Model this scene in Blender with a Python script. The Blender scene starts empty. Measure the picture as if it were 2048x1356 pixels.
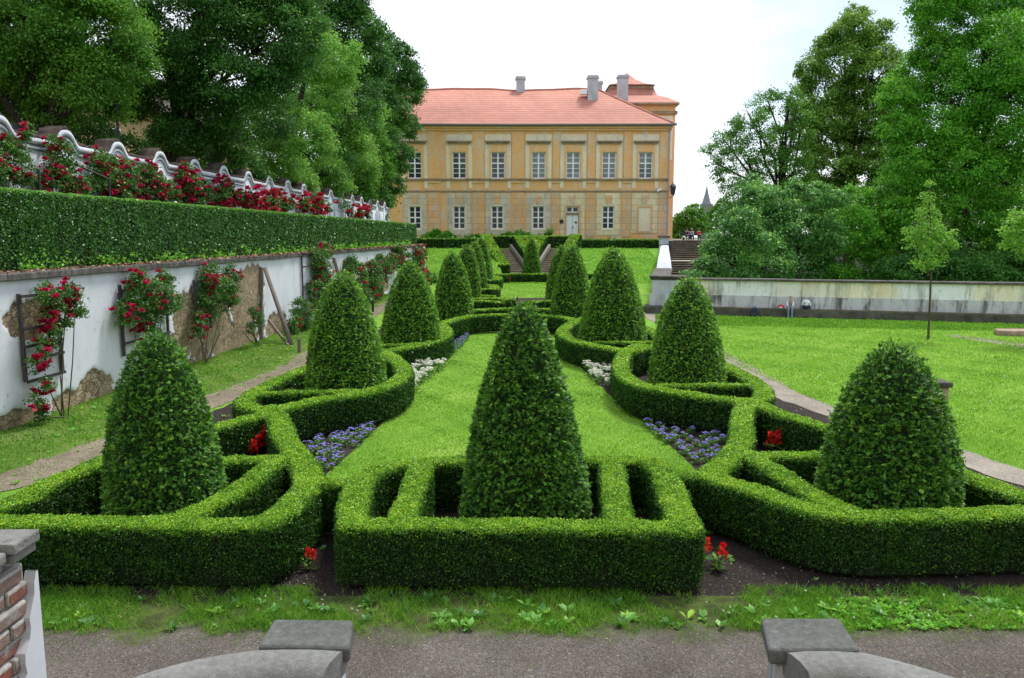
import bpy, bmesh, math, random
import numpy as np
from mathutils import Vector, Matrix
R = math.radians
S = bpy.context.scene
COL = S.collection

# ------------------------------------------------------------------ camera
CAM_H = 3.5
PITCH = R(7.51)
FPX = 1562.0                     # focal length in pixels of a 2048-wide frame
cd = bpy.data.cameras.new("camera"); cam = bpy.data.objects.new("camera", cd); COL.objects.link(cam)
cd.sensor_width = 36.0; cd.lens = 36.0 * FPX / 2048.0
cd.clip_start = 0.1; cd.clip_end = 3000
cam.location = (0, 0, CAM_H); cam.rotation_euler = (R(90) - PITCH, 0, 0)
S.camera = cam

# ------------------------------------------------------------------ light
SUN_EL, SUN_AZ = R(62), R(38)   # azimuth clockwise from +Y
w = bpy.data.worlds.new("World"); S.world = w; w.use_nodes = True
nt = w.node_tree; nt.nodes.clear()
wo = nt.nodes.new("ShaderNodeOutputWorld"); bg = nt.nodes.new("ShaderNodeBackground")
sky = nt.nodes.new("ShaderNodeTexSky"); sky.sky_type = 'NISHITA'; sky.sun_disc = False
sky.sun_elevation = SUN_EL; sky.sun_rotation = SUN_AZ; sky.air_density = 1.0; sky.dust_density = 1.5
tc = nt.nodes.new("ShaderNodeTexCoord")
mp = nt.nodes.new("ShaderNodeMapping"); mp.inputs['Scale'].default_value = (1.2, 1.2, 3.2)
mp.inputs['Location'].default_value = (0.35, 0.1, 0.2)
nz = nt.nodes.new("ShaderNodeTexNoise"); nz.inputs['Scale'].default_value = 1.7; nz.inputs['Detail'].default_value = 6; nz.inputs['Roughness'].default_value = 0.5
rp = nt.nodes.new("ShaderNodeValToRGB")
rp.color_ramp.elements[0].position = 0.38; rp.color_ramp.elements[0].color = (0.30, 0.30, 0.30, 1)
rp.color_ramp.elements[1].position = 0.60; rp.color_ramp.elements[1].color = (1, 1, 1, 1)
mx = nt.nodes.new("ShaderNodeMix"); mx.data_type = 'RGBA'
mx.inputs['B'].default_value = (9.0, 9.45, 10.2, 1)
nt.links.new(tc.outputs['Generated'], mp.inputs['Vector']); nt.links.new(mp.outputs[0], nz.inputs['Vector'])
nt.links.new(nz.outputs['Fac'], rp.inputs['Fac']); nt.links.new(rp.outputs['Color'], mx.inputs['Factor'])
nt.links.new(sky.outputs[0], mx.inputs['A']); nt.links.new(mx.outputs['Result'], bg.inputs['Color'])
bg.inputs['Strength'].default_value = 0.11
nt.links.new(bg.outputs[0], wo.inputs['Surface'])
sd = bpy.data.lights.new("sun", 'SUN'); sun = bpy.data.objects.new("sun", sd); COL.objects.link(sun)
sd.energy = 2.4; sd.angle = R(12); sd.color = (1.0, 0.97, 0.90)
sv = Vector((math.sin(SUN_AZ) * math.cos(SUN_EL), math.cos(SUN_AZ) * math.cos(SUN_EL), math.sin(SUN_EL)))
sun.rotation_euler = sv.to_track_quat('Z', 'Y').to_euler()
S.view_settings.view_transform = 'Standard'; S.view_settings.look = 'None'
S.view_settings.exposure = 0.5; S.view_settings.gamma = 1.0; S.view_settings.use_curve_mapping = False
S.render.engine = 'CYCLES'
S.cycles.max_bounces = 7; S.cycles.diffuse_bounces = 3; S.cycles.glossy_bounces = 2; S.cycles.transmission_bounces = 4
S.cycles.use_denoising = True
S.cycles.caustics_reflective = False; S.cycles.caustics_refractive = False

# ------------------------------------------------------------------ survey helpers
CP, SP = math.cos(PITCH), math.sin(PITCH)
def ray(px, py):
    u = (px - 1024) / FPX; v = (678 - py) / FPX
    return np.array((u, CP + v * SP, v * CP - SP))
def G(px, py, z=0.0):
    "point of a level plane seen at a photo pixel"
    d = ray(px, py); t = (z - CAM_H) / d[2]
    return np.array((0, 0, CAM_H)) + d * t
def P(px, py, Y):
    "point of an upright plane at distance Y seen at a photo pixel"
    d = ray(px, py); t = Y / d[1]
    return np.array((0, 0, CAM_H)) + d * t
VD = np.array((0.0467, 1.0)); VD /= np.linalg.norm(VD)      # direction of the long terrace walls
VN = np.array((VD[1], -VD[0]))                              # to the right of them
def W(L, s, z=0.0):
    "point L metres left of the wall axis, s metres along it"
    p = VD * s - VN * L
    return np.array((p[0], p[1], z))
def on_wall(px, py, Lw):
    d = ray(px, py); A = np.array([[d[0], -VD[0]], [d[1], -VD[1]]]); t, s_ = np.linalg.solve(A, -VN*Lw); return np.array((0, 0, CAM_H))+d*t, s_
rng = np.random.default_rng(7)

# ------------------------------------------------------------------ object helpers
def tag(o, label=None, cat=None, group=None, kind=None):
    if label: o['label'] = label
    if cat: o['category'] = cat
    if group: o['group'] = group
    if kind: o['kind'] = kind
    return o
def thing(name, label, cat, loc=(0, 0, 0), group=None, rz=0):
    o = bpy.data.objects.new(name, None); COL.objects.link(o)
    o.location = [float(c) for c in loc]; o.rotation_euler = (0, 0, rz); o.empty_display_size = 0.2
    return tag(o, label, cat, group)
def root_loc(p):
    v = Vector((0, 0, 0))
    while p is not None:
        v += p.location; p = p.parent
    return v
def link(name, me, mat, parent=None, smooth=False):
    o = bpy.data.objects.new(name, me); COL.objects.link(o)
    if mat is not None and len(me.materials) == 0: me.materials.append(mat)
    if parent is not None: o.parent = parent
    if smooth: me.polygons.foreach_set('use_smooth', np.ones(len(me.polygons), bool))
    return o
def np_mesh(name, V, F, mat, parent=None, attrs=None, smooth=False, world=True):
    "V (n,3), F (m,k) of one face size -> ONE mesh object"
    V = np.asarray(V, np.float32); F = np.asarray(F, np.int32)
    if parent is not None and world:
        V = V - np.array(root_loc(parent), np.float32)
    k = F.shape[1]; m = F.shape[0]
    me = bpy.data.meshes.new(name)
    me.vertices.add(len(V)); me.vertices.foreach_set('co', V.ravel())
    me.loops.add(m * k); me.loops.foreach_set('vertex_index', F.ravel())
    me.polygons.add(m); me.polygons.foreach_set('loop_start', np.arange(m, dtype=np.int32) * k)
    me.update(calc_edges=True)
    for nme, arr in (attrs or {}).items():
        a = me.attributes.new(nme, 'FLOAT', 'POINT'); a.data.foreach_set('value', np.asarray(arr, np.float32))
    return link(name, me, mat, parent, smooth)
def copy_tree(o, parent=None):
    c = o.copy(); COL.objects.link(c)
    if parent is not None: c.parent = parent
    for ch in list(o.children): copy_tree(ch, c)
    return c
class MB:
    "collects boxes, bars, prisms and tubes into one mesh"
    def __init__(s): s.v = []; s.f = []
    def add(s, vs, fs):
        n = len(s.v); s.v += [tuple(float(c) for c in q) for q in vs]; s.f += [tuple(i + n for i in f) for f in fs]; return s
    def box(s, x0, x1, y0, y1, z0, z1):
        return s.add([(x0,y0,z0),(x1,y0,z0),(x1,y1,z0),(x0,y1,z0),(x0,y0,z1),(x1,y0,z1),(x1,y1,z1),(x0,y1,z1)],
                     [(0,3,2,1),(4,5,6,7),(0,1,5,4),(1,2,6,5),(2,3,7,6),(3,0,4,7)])
    def bar(s, a, b, w, h, up=(0,0,1)):
        "rectangular bar from a to b, w across, h along up"
        a = Vector(a); b = Vector(b); d = (b - a).normalized(); u = Vector(up)
        x = d.cross(u)
        if x.length < 1e-4: x = d.cross(Vector((1,0,0)))
        x.normalize(); u = x.cross(d).normalized(); x *= w / 2; u *= h / 2
        return s.add([a-x-u, a+x-u, a+x+u, a-x+u, b-x-u, b+x-u, b+x+u, b-x+u],
                     [(0,1,2,3),(7,6,5,4),(0,4,5,1),(1,5,6,2),(2,6,7,3),(3,7,4,0)])
    def tube(s, pts, rad, n=8):
        pts = [Vector(p) for p in pts]; m = len(pts)
        if not hasattr(rad, '__len__'): rad = [rad] * m
        vs = []; fs = []
        ref = Vector((0.31, 0.17, 0.93)) if abs((pts[-1]-pts[0]).normalized().z) < 0.8 else Vector((1, 0.1, 0))
        for i, p in enumerate(pts):
            d = (pts[min(i+1, m-1)] - pts[max(i-1, 0)]).normalized()
            x = d.cross(ref).normalized(); y = d.cross(x)
            for k in range(n):
                a = 2 * math.pi * k / n; vs.append(p + (x * math.cos(a) + y * math.sin(a)) * rad[i])
        for i in range(m - 1):
            for k in range(n):
                k2 = (k + 1) % n; fs.append((i*n+k, i*n+k2, (i+1)*n+k2, (i+1)*n+k))
        fs.append(tuple(range(n))[::-1]); fs.append(tuple((m-1)*n + k for k in range(n)))
        return s.add(vs, fs)
    def prism(s, poly, z0, z1):
        n = len(poly)
        return s.add([(p[0], p[1], z0) for p in poly] + [(p[0], p[1], z1) for p in poly],
                     [tuple(range(n))[::-1], tuple(range(n, 2*n))] + [(i, (i+1) % n, n + (i+1) % n, n + i) for i in range(n)])
    def sweep(s, path, prof, side):
        "cross-section prof [(across, up)] swept along path [(x,y,z)]; side(i) gives the across direction"
        n = len(prof); vs = []; fs = []
        for i, p in enumerate(path):
            sx = side(i)
            for a, u in prof: vs.append((p[0] + sx[0]*a, p[1] + sx[1]*a, p[2] + u))
        for i in range(len(path) - 1):
            for k in range(n):
                k2 = (k+1) % n; fs.append((i*n+k, i*n+k2, (i+1)*n+k2, (i+1)*n+k))
        fs.append(tuple(range(n))[::-1]); fs.append(tuple((len(path)-1)*n + k for k in range(n)))
        return s.add(vs, fs)
    def lathe(s, c, prof, n=16):
        vs = []; fs = []
        for r_, z in prof:
            for k in range(n):
                a = 2*math.pi*k/n; vs.append((c[0]+r_*math.cos(a), c[1]+r_*math.sin(a), c[2]+z))
        for i in range(len(prof)-1):
            for k in range(n):
                k2 = (k+1) % n; fs.append((i*n+k, i*n+k2, (i+1)*n+k2, (i+1)*n+k))
        fs.append(tuple(range(n))[::-1]); fs.append(tuple((len(prof)-1)*n+k for k in range(n)))
        return s.add(vs, fs)
    def build(s, name, mat, parent=None, smooth=False, bevel=0, seg=2, world=True):
        off = root_loc(parent) if (parent is not None and world) else Vector((0, 0, 0))
        me = bpy.data.meshes.new(name)
        me.from_pydata([(x - off.x, y - off.y, z - off.z) for x, y, z in s.v], [], s.f); me.update()
        bm = bmesh.new(); bm.from_mesh(me); bmesh.ops.recalc_face_normals(bm, faces=bm.faces); bm.to_mesh(me); bm.free()
        o = link(name, me, mat, parent, smooth)
        if bevel:
            b = o.modifiers.new("bevel", 'BEVEL'); b.width = bevel; b.segments = seg; b.limit_method = 'ANGLE'; b.angle_limit = R(35)
        return o
def smooth_line(pts, n=6):
    p = np.asarray(pts, float)
    if len(p) < 3: return p
    q = np.vstack([2*p[0]-p[1], p, 2*p[-1]-p[-2]]); out = []
    for i in range(1, len(q)-2):
        for t in np.linspace(0, 1, n, endpoint=False):
            out.append(0.5*((2*q[i]) + (-q[i-1]+q[i+1])*t + (2*q[i-1]-5*q[i]+4*q[i+1]-q[i+2])*t*t + (-q[i-1]+3*q[i]-3*q[i+1]+q[i+2])*t**3))
    out.append(p[-1]); return np.array(out)

# ------------------------------------------------------------------ materials
def new_mat(name):
    m = bpy.data.materials.new(name); m.use_nodes = True
    t = m.node_tree; b = t.nodes['Principled BSDF']; return m, t, b
def ramp(t, stops):
    r_ = t.nodes.new("ShaderNodeValToRGB"); cr = r_.color_ramp
    while len(cr.elements) < len(stops): cr.elements.new(0.5)
    for e, (p, c) in zip(cr.elements, stops): e.position = p; e.color = (*c, 1)
    return r_
def noise(t, scale, detail=5, rough=0.6, coord='Object', stretch=(1,1,1)):
    c = t.nodes.new("ShaderNodeTexCoord"); m = t.nodes.new("ShaderNodeMapping"); m.inputs['Scale'].default_value = stretch
    n = t.nodes.new("ShaderNodeTexNoise"); n.inputs['Scale'].default_value = scale; n.inputs['Detail'].default_value = detail; n.inputs['Roughness'].default_value = rough
    t.links.new(c.outputs[coord], m.inputs['Vector']); t.links.new(m.outputs[0], n.inputs['Vector']); return n
def mixc(t, fac, a, b, mode='MIX'):
    m = t.nodes.new("ShaderNodeMix"); m.data_type = 'RGBA'; m.blend_type = mode
    for key, v in (('Factor', fac), ('A', a), ('B', b)):
        s_ = m.inputs[key] if key != 'Factor' else m.inputs[0]
        if key == 'A': s_ = m.inputs[6]
        if key == 'B': s_ = m.inputs[7]
        if hasattr(v, 'links') or isinstance(v, bpy.types.NodeSocket): t.links.new(v, s_)
        elif isinstance(v, tuple): s_.default_value = (*v, 1)
        else: s_.default_value = v
    return m.outputs[2]
def bump(t, b, h, strength=0.4, dist=0.02):
    bn = t.nodes.new("ShaderNodeBump"); bn.inputs['Strength'].default_value = strength; bn.inputs['Distance'].default_value = dist
    t.links.new(h, bn.inputs['Height']); t.links.new(bn.outputs[0], b.inputs['Normal'])
def nmat(name, stops, scale, rough=0.85, bmp=0.4, bdist=0.02, detail=6, second=None, stretch=(1,1,1), spec=0.3):
    "mottled surface: noise -> ramp, optionally multiplied by a larger stain noise"
    m, t, b = new_mat(name)
    n = noise(t, scale, detail, 0.62, stretch=stretch); r_ = ramp(t, stops); t.links.new(n.outputs['Fac'], r_.inputs['Fac'])
    c = r_.outputs['Color']
    if second:
        n2 = noise(t, second[0], 5, 0.6, stretch=second[3] if len(second) > 3 else (1,1,1)); r2 = ramp(t, [(0.38, second[1]), (0.62, second[2])])
        t.links.new(n2.outputs['Fac'], r2.inputs['Fac']); c = mixc(t, 1.0, c, r2.outputs['Color'], 'MULTIPLY')
    t.links.new(c, b.inputs['Base Color']); b.inputs['Roughness'].default_value = rough; b.inputs['Specular IOR Level'].default_value = spec
    if bmp: 
        nb = noise(t, scale*3, 6, 0.7); bump(t, b, nb.outputs['Fac'], bmp, bdist)
    return m
def leaf_mat(name, stops, trans=0.25, rough=0.5, spec=0.35):
    "leaf colour runs over the per-leaf value rnd"
    m, t, b = new_mat(name)
    a = t.nodes.new("ShaderNodeAttribute"); a.attribute_name = 'rnd'
    r_ = ramp(t, stops); t.links.new(a.outputs['Fac'], r_.inputs['Fac'])
    t.links.new(r_.outputs['Color'], b.inputs['Base Color']); b.inputs['Roughness'].default_value = rough; b.inputs['Specular IOR Level'].default_value = spec
    if trans:
        tr = t.nodes.new("ShaderNodeBsdfTranslucent"); mxs = t.nodes.new("ShaderNodeMixShader"); mxs.inputs[0].default_value = trans
        hs = t.nodes.new("ShaderNodeHueSaturation"); hs.inputs['Value'].default_value = 1.3; hs.inputs['Hue'].default_value = 0.485
        t.links.new(r_.outputs['Color'], hs.inputs['Color']); t.links.new(hs.outputs[0], tr.inputs['Color'])
        t.links.new(b.outputs[0], mxs.inputs[1]); t.links.new(tr.outputs[0], mxs.inputs[2])
        t.links.new(mxs.outputs[0], t.nodes['Material Output'].inputs['Surface'])
    return m
def flat(name, c, rough=0.6, spec=0.4, metal=0):
    return nmat(name, [(0.3, tuple(x*0.82 for x in c)), (0.7, tuple(min(1, x*1.12) for x in c))], 9, rough, 0.1, 0.005, spec=spec)

M = {}
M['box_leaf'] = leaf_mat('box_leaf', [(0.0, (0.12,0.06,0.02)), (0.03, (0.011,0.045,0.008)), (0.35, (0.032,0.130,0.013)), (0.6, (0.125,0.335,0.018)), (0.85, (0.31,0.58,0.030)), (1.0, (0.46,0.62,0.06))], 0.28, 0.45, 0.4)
M['box_core'] = nmat('box_core', [(0.35, (0.008,0.016,0.006)), (0.65, (0.022,0.045,0.012))], 30, 0.9, 0.5)
M['thuja'] = leaf_mat('thuja_leaf', [(0.0, (0.12,0.05,0.02)), (0.03, (0.010,0.042,0.008)), (0.36, (0.030,0.122,0.013)), (0.66, (0.105,0.31,0.024)), (1.0, (0.29,0.53,0.045))], 0.15, 0.5, 0.35)  # darker copy for the near cones: their shade is put into the leaf colour
M['thuja_far'] = leaf_mat('thuja_leaf_light', [(0.0, (0.15,0.07,0.02)), (0.03, (0.024,0.085,0.011)), (0.35, (0.080,0.235,0.020)), (0.65, (0.195,0.45,0.034)), (1.0, (0.37,0.62,0.05))], 0.15, 0.5, 0.35)  # lit copy of the cone foliage for the rows farther back
M['hornbeam'] = leaf_mat('tall_hedge_leaf', [(0.0, (0.026,0.090,0.014)), (0.45, (0.082,0.260,0.040)), (0.75, (0.17,0.43,0.055)), (1.0, (0.33,0.60,0.07))], 0.2, 0.35, 0.5)
M['core'] = nmat('leafless_core', [(0.35, (0.006,0.012,0.005)), (0.65, (0.016,0.030,0.010))], 20, 0.95, 0.4)
M['thuja_core'] = nmat('thuja_core', [(0.35, (0.008,0.022,0.006)), (0.65, (0.020,0.055,0.012))], 25, 0.95, 0.6)
M['grass'] = leaf_mat('grass_blade', [(0.0, (0.13,0.28,0.024)), (0.5, (0.235,0.47,0.046)), (0.85, (0.34,0.57,0.07)), (1.0, (0.46,0.55,0.15))], 0.3, 0.55, 0.3)
M['grass_rough'] = leaf_mat('rough_grass_blade', [(0.0, (0.06,0.18,0.014)), (0.5, (0.13,0.34,0.026)), (0.85, (0.23,0.44,0.04)), (1.0, (0.40,0.42,0.14))], 0.3, 0.55, 0.3)
M['lime_a'] = leaf_mat('lime_leaf', [(0.0, (0.028,0.098,0.012)), (0.5, (0.092,0.275,0.024)), (1.0, (0.24,0.49,0.05))], 0.33, 0.5, 0.3)
M['lime_dark'] = leaf_mat('dark_leaf', [(0.0, (0.017,0.068,0.014)), (0.5, (0.055,0.190,0.028)), (1.0, (0.155,0.37,0.045))], 0.3, 0.5, 0.3)
M['lime_pale'] = leaf_mat('pale_leaf', [(0.0, (0.075,0.20,0.035)), (0.5, (0.19,0.44,0.065)), (1.0, (0.37,0.62,0.11))], 0.33, 0.55, 0.3)
M['olive'] = leaf_mat('olive_leaf', [(0.0, (0.045,0.125,0.016)), (0.5, (0.145,0.31,0.036)), (1.0, (0.34,0.51,0.085))], 0.3, 0.55, 0.3)
M['bright'] = leaf_mat('bright_leaf', [(0.0, (0.036,0.145,0.012)), (0.5, (0.115,0.38,0.028)), (1.0, (0.27,0.60,0.055))], 0.35, 0.5, 0.3)
M['bluish'] = leaf_mat('shrub_leaf', [(0.0, (0.028,0.100,0.028)), (0.5, (0.100,0.285,0.060)), (0.85, (0.20,0.46,0.08)), (1.0, (0.42,0.66,0.08))], 0.3, 0.42, 0.45)
M['young'] = leaf_mat('young_leaf', [(0.0, (0.10,0.27,0.035)), (0.6, (0.21,0.47,0.06)), (1.0, (0.42,0.58,0.10))], 0.4, 0.5, 0.3)
M['rose_leaf'] = leaf_mat('rose_leaf', [(0.0, (0.022,0.075,0.012)), (0.5, (0.07,0.20,0.03)), (1.0, (0.20,0.40,0.06))], 0.25, 0.45, 0.4)
M['rose'] = leaf_mat('rose_petal', [(0.0, (0.22,0.004,0.022)), (0.5, (0.50,0.012,0.055)), (1.0, (0.70,0.055,0.14))], 0.2, 0.6, 0.25)
M['rose_red'] = leaf_mat('scarlet_rose_petal', [(0.0, (0.32,0.008,0.020)), (0.6, (0.58,0.035,0.05)), (1.0, (0.70,0.11,0.12))], 0.2, 0.6, 0.25)
M['purple'] = leaf_mat('ageratum_flower', [(0.0, (0.20,0.16,0.50)), (0.6, (0.34,0.29,0.72)), (1.0, (0.54,0.50,0.86))], 0.2, 0.8, 0.2)
M['white_fl'] = leaf_mat('white_flower', [(0.0, (0.62,0.64,0.50)), (1.0, (0.86,0.86,0.80))], 0.25, 0.7, 0.2)
M['red_fl'] = leaf_mat('salvia_flower', [(0.0, (0.55,0.010,0.006)), (0.6, (0.86,0.022,0.010)), (1.0, (0.90,0.09,0.03))], 0.2, 0.6, 0.3)
M['yellow_fl'] = flat('buttercup_yellow', (0.8,0.6,0.03))
M['bark'] = nmat('bark', [(0.3, (0.020,0.017,0.014)), (0.7, (0.075,0.062,0.048))], 6, 0.95, 0.8, 0.05, stretch=(3,3,0.6))
M['twig'] = nmat('twig', [(0.3, (0.05,0.045,0.03)), (0.7, (0.12,0.10,0.06))], 12, 0.9, 0.3)
M['soil'] = nmat('soil', [(0.3, (0.018,0.013,0.011)), (0.55, (0.045,0.033,0.027)), (0.75, (0.11,0.09,0.075))], 26, 0.95, 0.9, 0.03, second=(2, (0.7,0.7,0.7), (1,1,1)))
M['wood_grey'] = nmat('weathered_wood', [(0.3, (0.10,0.085,0.07)), (0.7, (0.24,0.205,0.17))], 8, 0.9, 0.5, 0.01, stretch=(4,4,0.5))
M['wood_dark'] = nmat('dark_trellis_wood', [(0.3, (0.035,0.033,0.033)), (0.7, (0.11,0.10,0.095))], 8, 0.9, 0.5, 0.01, stretch=(4,4,0.5))
M['white_render'] = nmat('white_render', [(0.25, (0.50,0.54,0.60)), (0.6, (0.66,0.69,0.74)), (0.8, (0.72,0.74,0.77))], 1.6, 0.9, 0.25, 0.01, second=(0.7, (0.82,0.82,0.82), (1,1,1), (1,1,0.35)))
M['cap_stone'] = nmat('coping_stone', [(0.3, (0.085,0.078,0.072)), (0.7, (0.20,0.185,0.17))], 5, 0.9, 0.5, 0.01, second=(0.9, (0.65,0.65,0.65), (1,1,1)))
M['grey_stone'] = nmat('balustrade_stone', [(0.22, (0.09,0.09,0.083)), (0.38, (0.22,0.22,0.21)), (0.6, (0.285,0.285,0.275)), (0.8, (0.38,0.38,0.365))], 22, 0.92, 0.8, 0.014, detail=14, second=(1.1, (0.72,0.73,0.70), (1,1,1)))
M['cap_grey'] = nmat('grey_cap_stone', [(0.22, (0.07,0.072,0.068)), (0.4, (0.15,0.153,0.147)), (0.6, (0.195,0.20,0.195)), (0.8, (0.28,0.285,0.28))], 26, 0.92, 0.9, 0.016, detail=14, second=(1.6, (0.62,0.65,0.60), (1,1,1)))
M['tile_old'] = nmat('old_roof_tile', [(0.3, (0.030,0.024,0.021)), (0.7, (0.11,0.078,0.062))], 7, 0.9, 0.8, 0.03)
M['litter'] = nmat('leaf_litter', [(0.3, (0.055,0.030,0.018)), (0.5, (0.17,0.085,0.05)), (0.7, (0.34,0.18,0.11))], 22, 0.95, 0.8, 0.03)
M['iron'] = flat('dark_iron', (0.03,0.03,0.033), 0.5)
M['white_paint'] = nmat('white_paint', [(0.3, (0.84,0.85,0.86)), (0.7, (0.91,0.91,0.91))], 3, 0.5, 0.05, 0.003)

# ------------------------------------------------------------------ foliage helpers
def unit(a): return a / np.maximum(np.linalg.norm(a, axis=1, keepdims=True), 1e-9)
def rand_unit(n): return unit(rng.normal(size=(n, 3)))
def leaf_quads(pos, d, nrm, L, Wd, fold=0.18):
    "folded diamond leaves; L, Wd scalars or arrays"
    n = len(pos); L = np.broadcast_to(L, n)[:, None]; Wd = np.broadcast_to(Wd, n)[:, None]
    d = unit(d); s = unit(np.cross(d, nrm)); nn = np.cross(s, d)
    V = np.stack([pos - d*L*0.5, pos + s*Wd*0.5 + nn*Wd*fold, pos + d*L*0.5, pos - s*Wd*0.5 + nn*Wd*fold], 1).reshape(-1, 3)
    return V, np.arange(4*n).reshape(-1, 4)
def vnoise(x, y, f=1.0, seed=0.0):
    return (np.sin(x*f*1.7+seed)*np.cos(y*f*1.3-seed*2) + 0.5*np.sin(x*f*3.9+y*f*2.7+seed*3) + 0.35*np.cos(y*f*6.1-x*f*4.3+seed)) / 1.85
def seg_dist(X, Y, line):
    D = np.full(X.shape, 1e9)
    for a, b in zip(line[:-1], line[1:]):
        ab = b - a; l2 = max(ab @ ab, 1e-9)
        t = np.clip(((X-a[0])*ab[0] + (Y-a[1])*ab[1]) / l2, 0, 1)
        D = np.minimum(D, np.hypot(X - a[0]-t*ab[0], Y - a[1]-t*ab[1]))
    return D

def hedge(name, label, strips, h=0.66, hw=0.16, cell=0.04, z0=0.0, leaf=None, mat='box_leaf', top_lit_young=0.30, cov=2.0, cat='hedge', group=None, base_gap=0.10, zfun=None, aspect=0.62):
    """clipped hedge: strips = world polylines (n,2), optionally (polyline, half width).
    One thing: woody core + a skin of small leaves over the union of its strips."""
    L = [(np.asarray(s_[0])[:, :2], s_[1]) if isinstance(s_, tuple) else (np.asarray(s_)[:, :2], hw) for s_ in strips]
    allp = np.vstack([l for l, _ in L]); lo = allp.min(0) - 0.6; hi = allp.max(0) + 0.6
    nx, ny = int((hi[0]-lo[0])/cell)+1, int((hi[1]-lo[1])/cell)+1
    gx = lo[0] + (np.arange(nx)+0.5)*cell; gy = lo[1] + (np.arange(ny)+0.5)*cell
    X, Y = np.meshgrid(gx, gy, indexing='ij')
    def sdf(x, y):
        D = np.full(x.shape, 1e9)
        for l, w_ in L: D = np.minimum(D, seg_dist(x, y, l) - w_)
        return D + 0.014*vnoise(x, y, 3.1, 1.3)
    D = sdf(X, Y)
    zt = (lambda x, y: np.full(np.shape(x), z0)) if zfun is None else zfun
    root = thing(name, label, cat, (*allp.mean(0), z0), group)
    # core
    ins = D < -0.05; idx = np.argwhere(ins); V = []; F = []
    def quad(a):
        n = len(V); V.extend(a); F.append((n, n+1, n+2, n+3))
    for i, j in idx:
        x0, x1, y0, y1 = lo[0]+i*cell, lo[0]+(i+1)*cell, lo[1]+j*cell, lo[1]+(j+1)*cell
        zb = float(zt(gx[i], gy[j])); zz = zb + h - 0.035; b = zb + base_gap*0.6
        quad([(x0,y0,zz),(x1,y0,zz),(x1,y1,zz),(x0,y1,zz)])
        if not ins[i+1, j]: quad([(x1,y0,b),(x1,y1,b),(x1,y1,zz),(x1,y0,zz)])
        if not ins[i-1, j]: quad([(x0,y1,b),(x0,y0,b),(x0,y0,zz),(x0,y1,zz)])
        if not ins[i, j+1]: quad([(x1,y1,b),(x0,y1,b),(x0,y1,zz),(x1,y1,zz)])
        if not ins[i, j-1]: quad([(x0,y0,b),(x1,y0,b),(x1,y0,zz),(x0,y0,zz)])
    np_mesh('stems', V, F, M['core'], root)
    # leaves
    cy = np.argwhere(D < 0.0); 
    if len(cy) == 0: return root
    dmean = np.hypot(gx[cy[:, 0]], gy[cy[:, 1]])
    lf = lambda d: np.maximum(0.021, 0.0025*d) if leaf is None else np.full(np.shape(d), leaf)
    lmin = lf(dmean.min())
    # top
    A = len(cy)*cell*cell; N = int(A*cov*1.25/(0.5*lmin*lmin*aspect))
    pick = cy[rng.integers(0, len(cy), N)]
    x = gx[pick[:, 0]] + rng.uniform(-.5, .5, N)*cell; y = gy[pick[:, 1]] + rng.uniform(-.5, .5, N)*cell
    s_ = lf(np.hypot(x, y)); keep = rng.random(N) < (lmin/s_)**2; x, y, s_ = x[keep], y[keep], s_[keep]
    dd = sdf(x, y); k2 = dd < 0.01; x, y, s_, dd = x[k2], y[k2], s_[k2], dd[k2]; N = len(x)
    edge = np.clip(1 + dd/0.07, 0, 1)
    z = zt(x, y) + h - 0.035*edge**2 + 0.016*vnoise(x, y, 4.0, 0.4) + 0.010*vnoise(x, y, 17.0, 2.0) + rng.normal(0, 0.011, N)
    d1 = unit(rng.normal(size=(N, 3))*np.array((1, 1, 0.5)) + np.array((0, 0, 0.75)))
    n1 = unit(rng.normal(size=(N, 3))*0.8 + np.array((0, 0, 1.0)))
    sz = s_*rng.uniform(0.7, 1.25, N)
    V1, _ = leaf_quads(np.stack([x, y, z], 1), d1, n1, sz, sz*aspect)
    patch = 0.10*vnoise(x, y, 2.3, 4.0) + 0.10*vnoise(x, y, 9.0, 1.0)
    r1 = np.clip(rng.normal(0.42, 0.17, N) + top_lit_young + patch, 0, 1)  # tops paler: young growth, plus top light put into the leaf colour
    # sides
    band = np.argwhere(np.abs(D) < cell*0.75); per = len(band)*cell*cell/(1.5*cell)
    N = int(per*(h-base_gap)*cov/(0.5*lmin*lmin*aspect))
    pick = band[rng.integers(0, len(band), N)]
    x = gx[pick[:, 0]] + rng.uniform(-.5, .5, N)*cell; y = gy[pick[:, 1]] + rng.uniform(-.5, .5, N)*cell
    s_ = lf(np.hypot(x, y)); keep = rng.random(N) < (lmin/s_)**2; x, y, s_ = x[keep], y[keep], s_[keep]; N = len(x)
    e = cell*0.5; d0 = sdf(x, y); gx_ = (sdf(x+e, y)-sdf(x-e, y)); gy_ = (sdf(x, y+e)-sdf(x, y-e))
    gn = np.maximum(np.hypot(gx_, gy_), 1e-9); gx_, gy_ = gx_/gn, gy_/gn
    u = rng.random(N); zz = base_gap*0.4 + (h - base_gap*0.4)*u**0.8
    thin = rng.random(N) < np.clip((zz - base_gap*0.3)/(base_gap*2.2+0.02), 0.06, 1)
    lump = 0.020*vnoise(x*1.3+zz*2, y*1.3+zz*3, 5.0, 0.7) + 0.012*vnoise(x+zz, y-zz*2, 16.0, 2.7)
    off = -d0 + lump + rng.normal(0, 0.012, N) - 0.03*np.clip((zz-h+0.06)/0.06, 0, 1)**2
    x, y = x + gx_*off, y + gy_*off
    x, y, zz, gx_, gy_, s_ = x[thin], y[thin], zz[thin], gx_[thin], gy_[thin], s_[thin]; N = len(x)
    g3 = np.stack([gx_, gy_, np.zeros(N)], 1)
    d2 = unit(g3*0.5 + np.array((0, 0, 0.7)) + rng.normal(size=(N, 3))*0.65)
    n2 = unit(g3*1.0 + rng.normal(size=(N, 3))*0.55 + np.array((0, 0, 0.35)))
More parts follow.
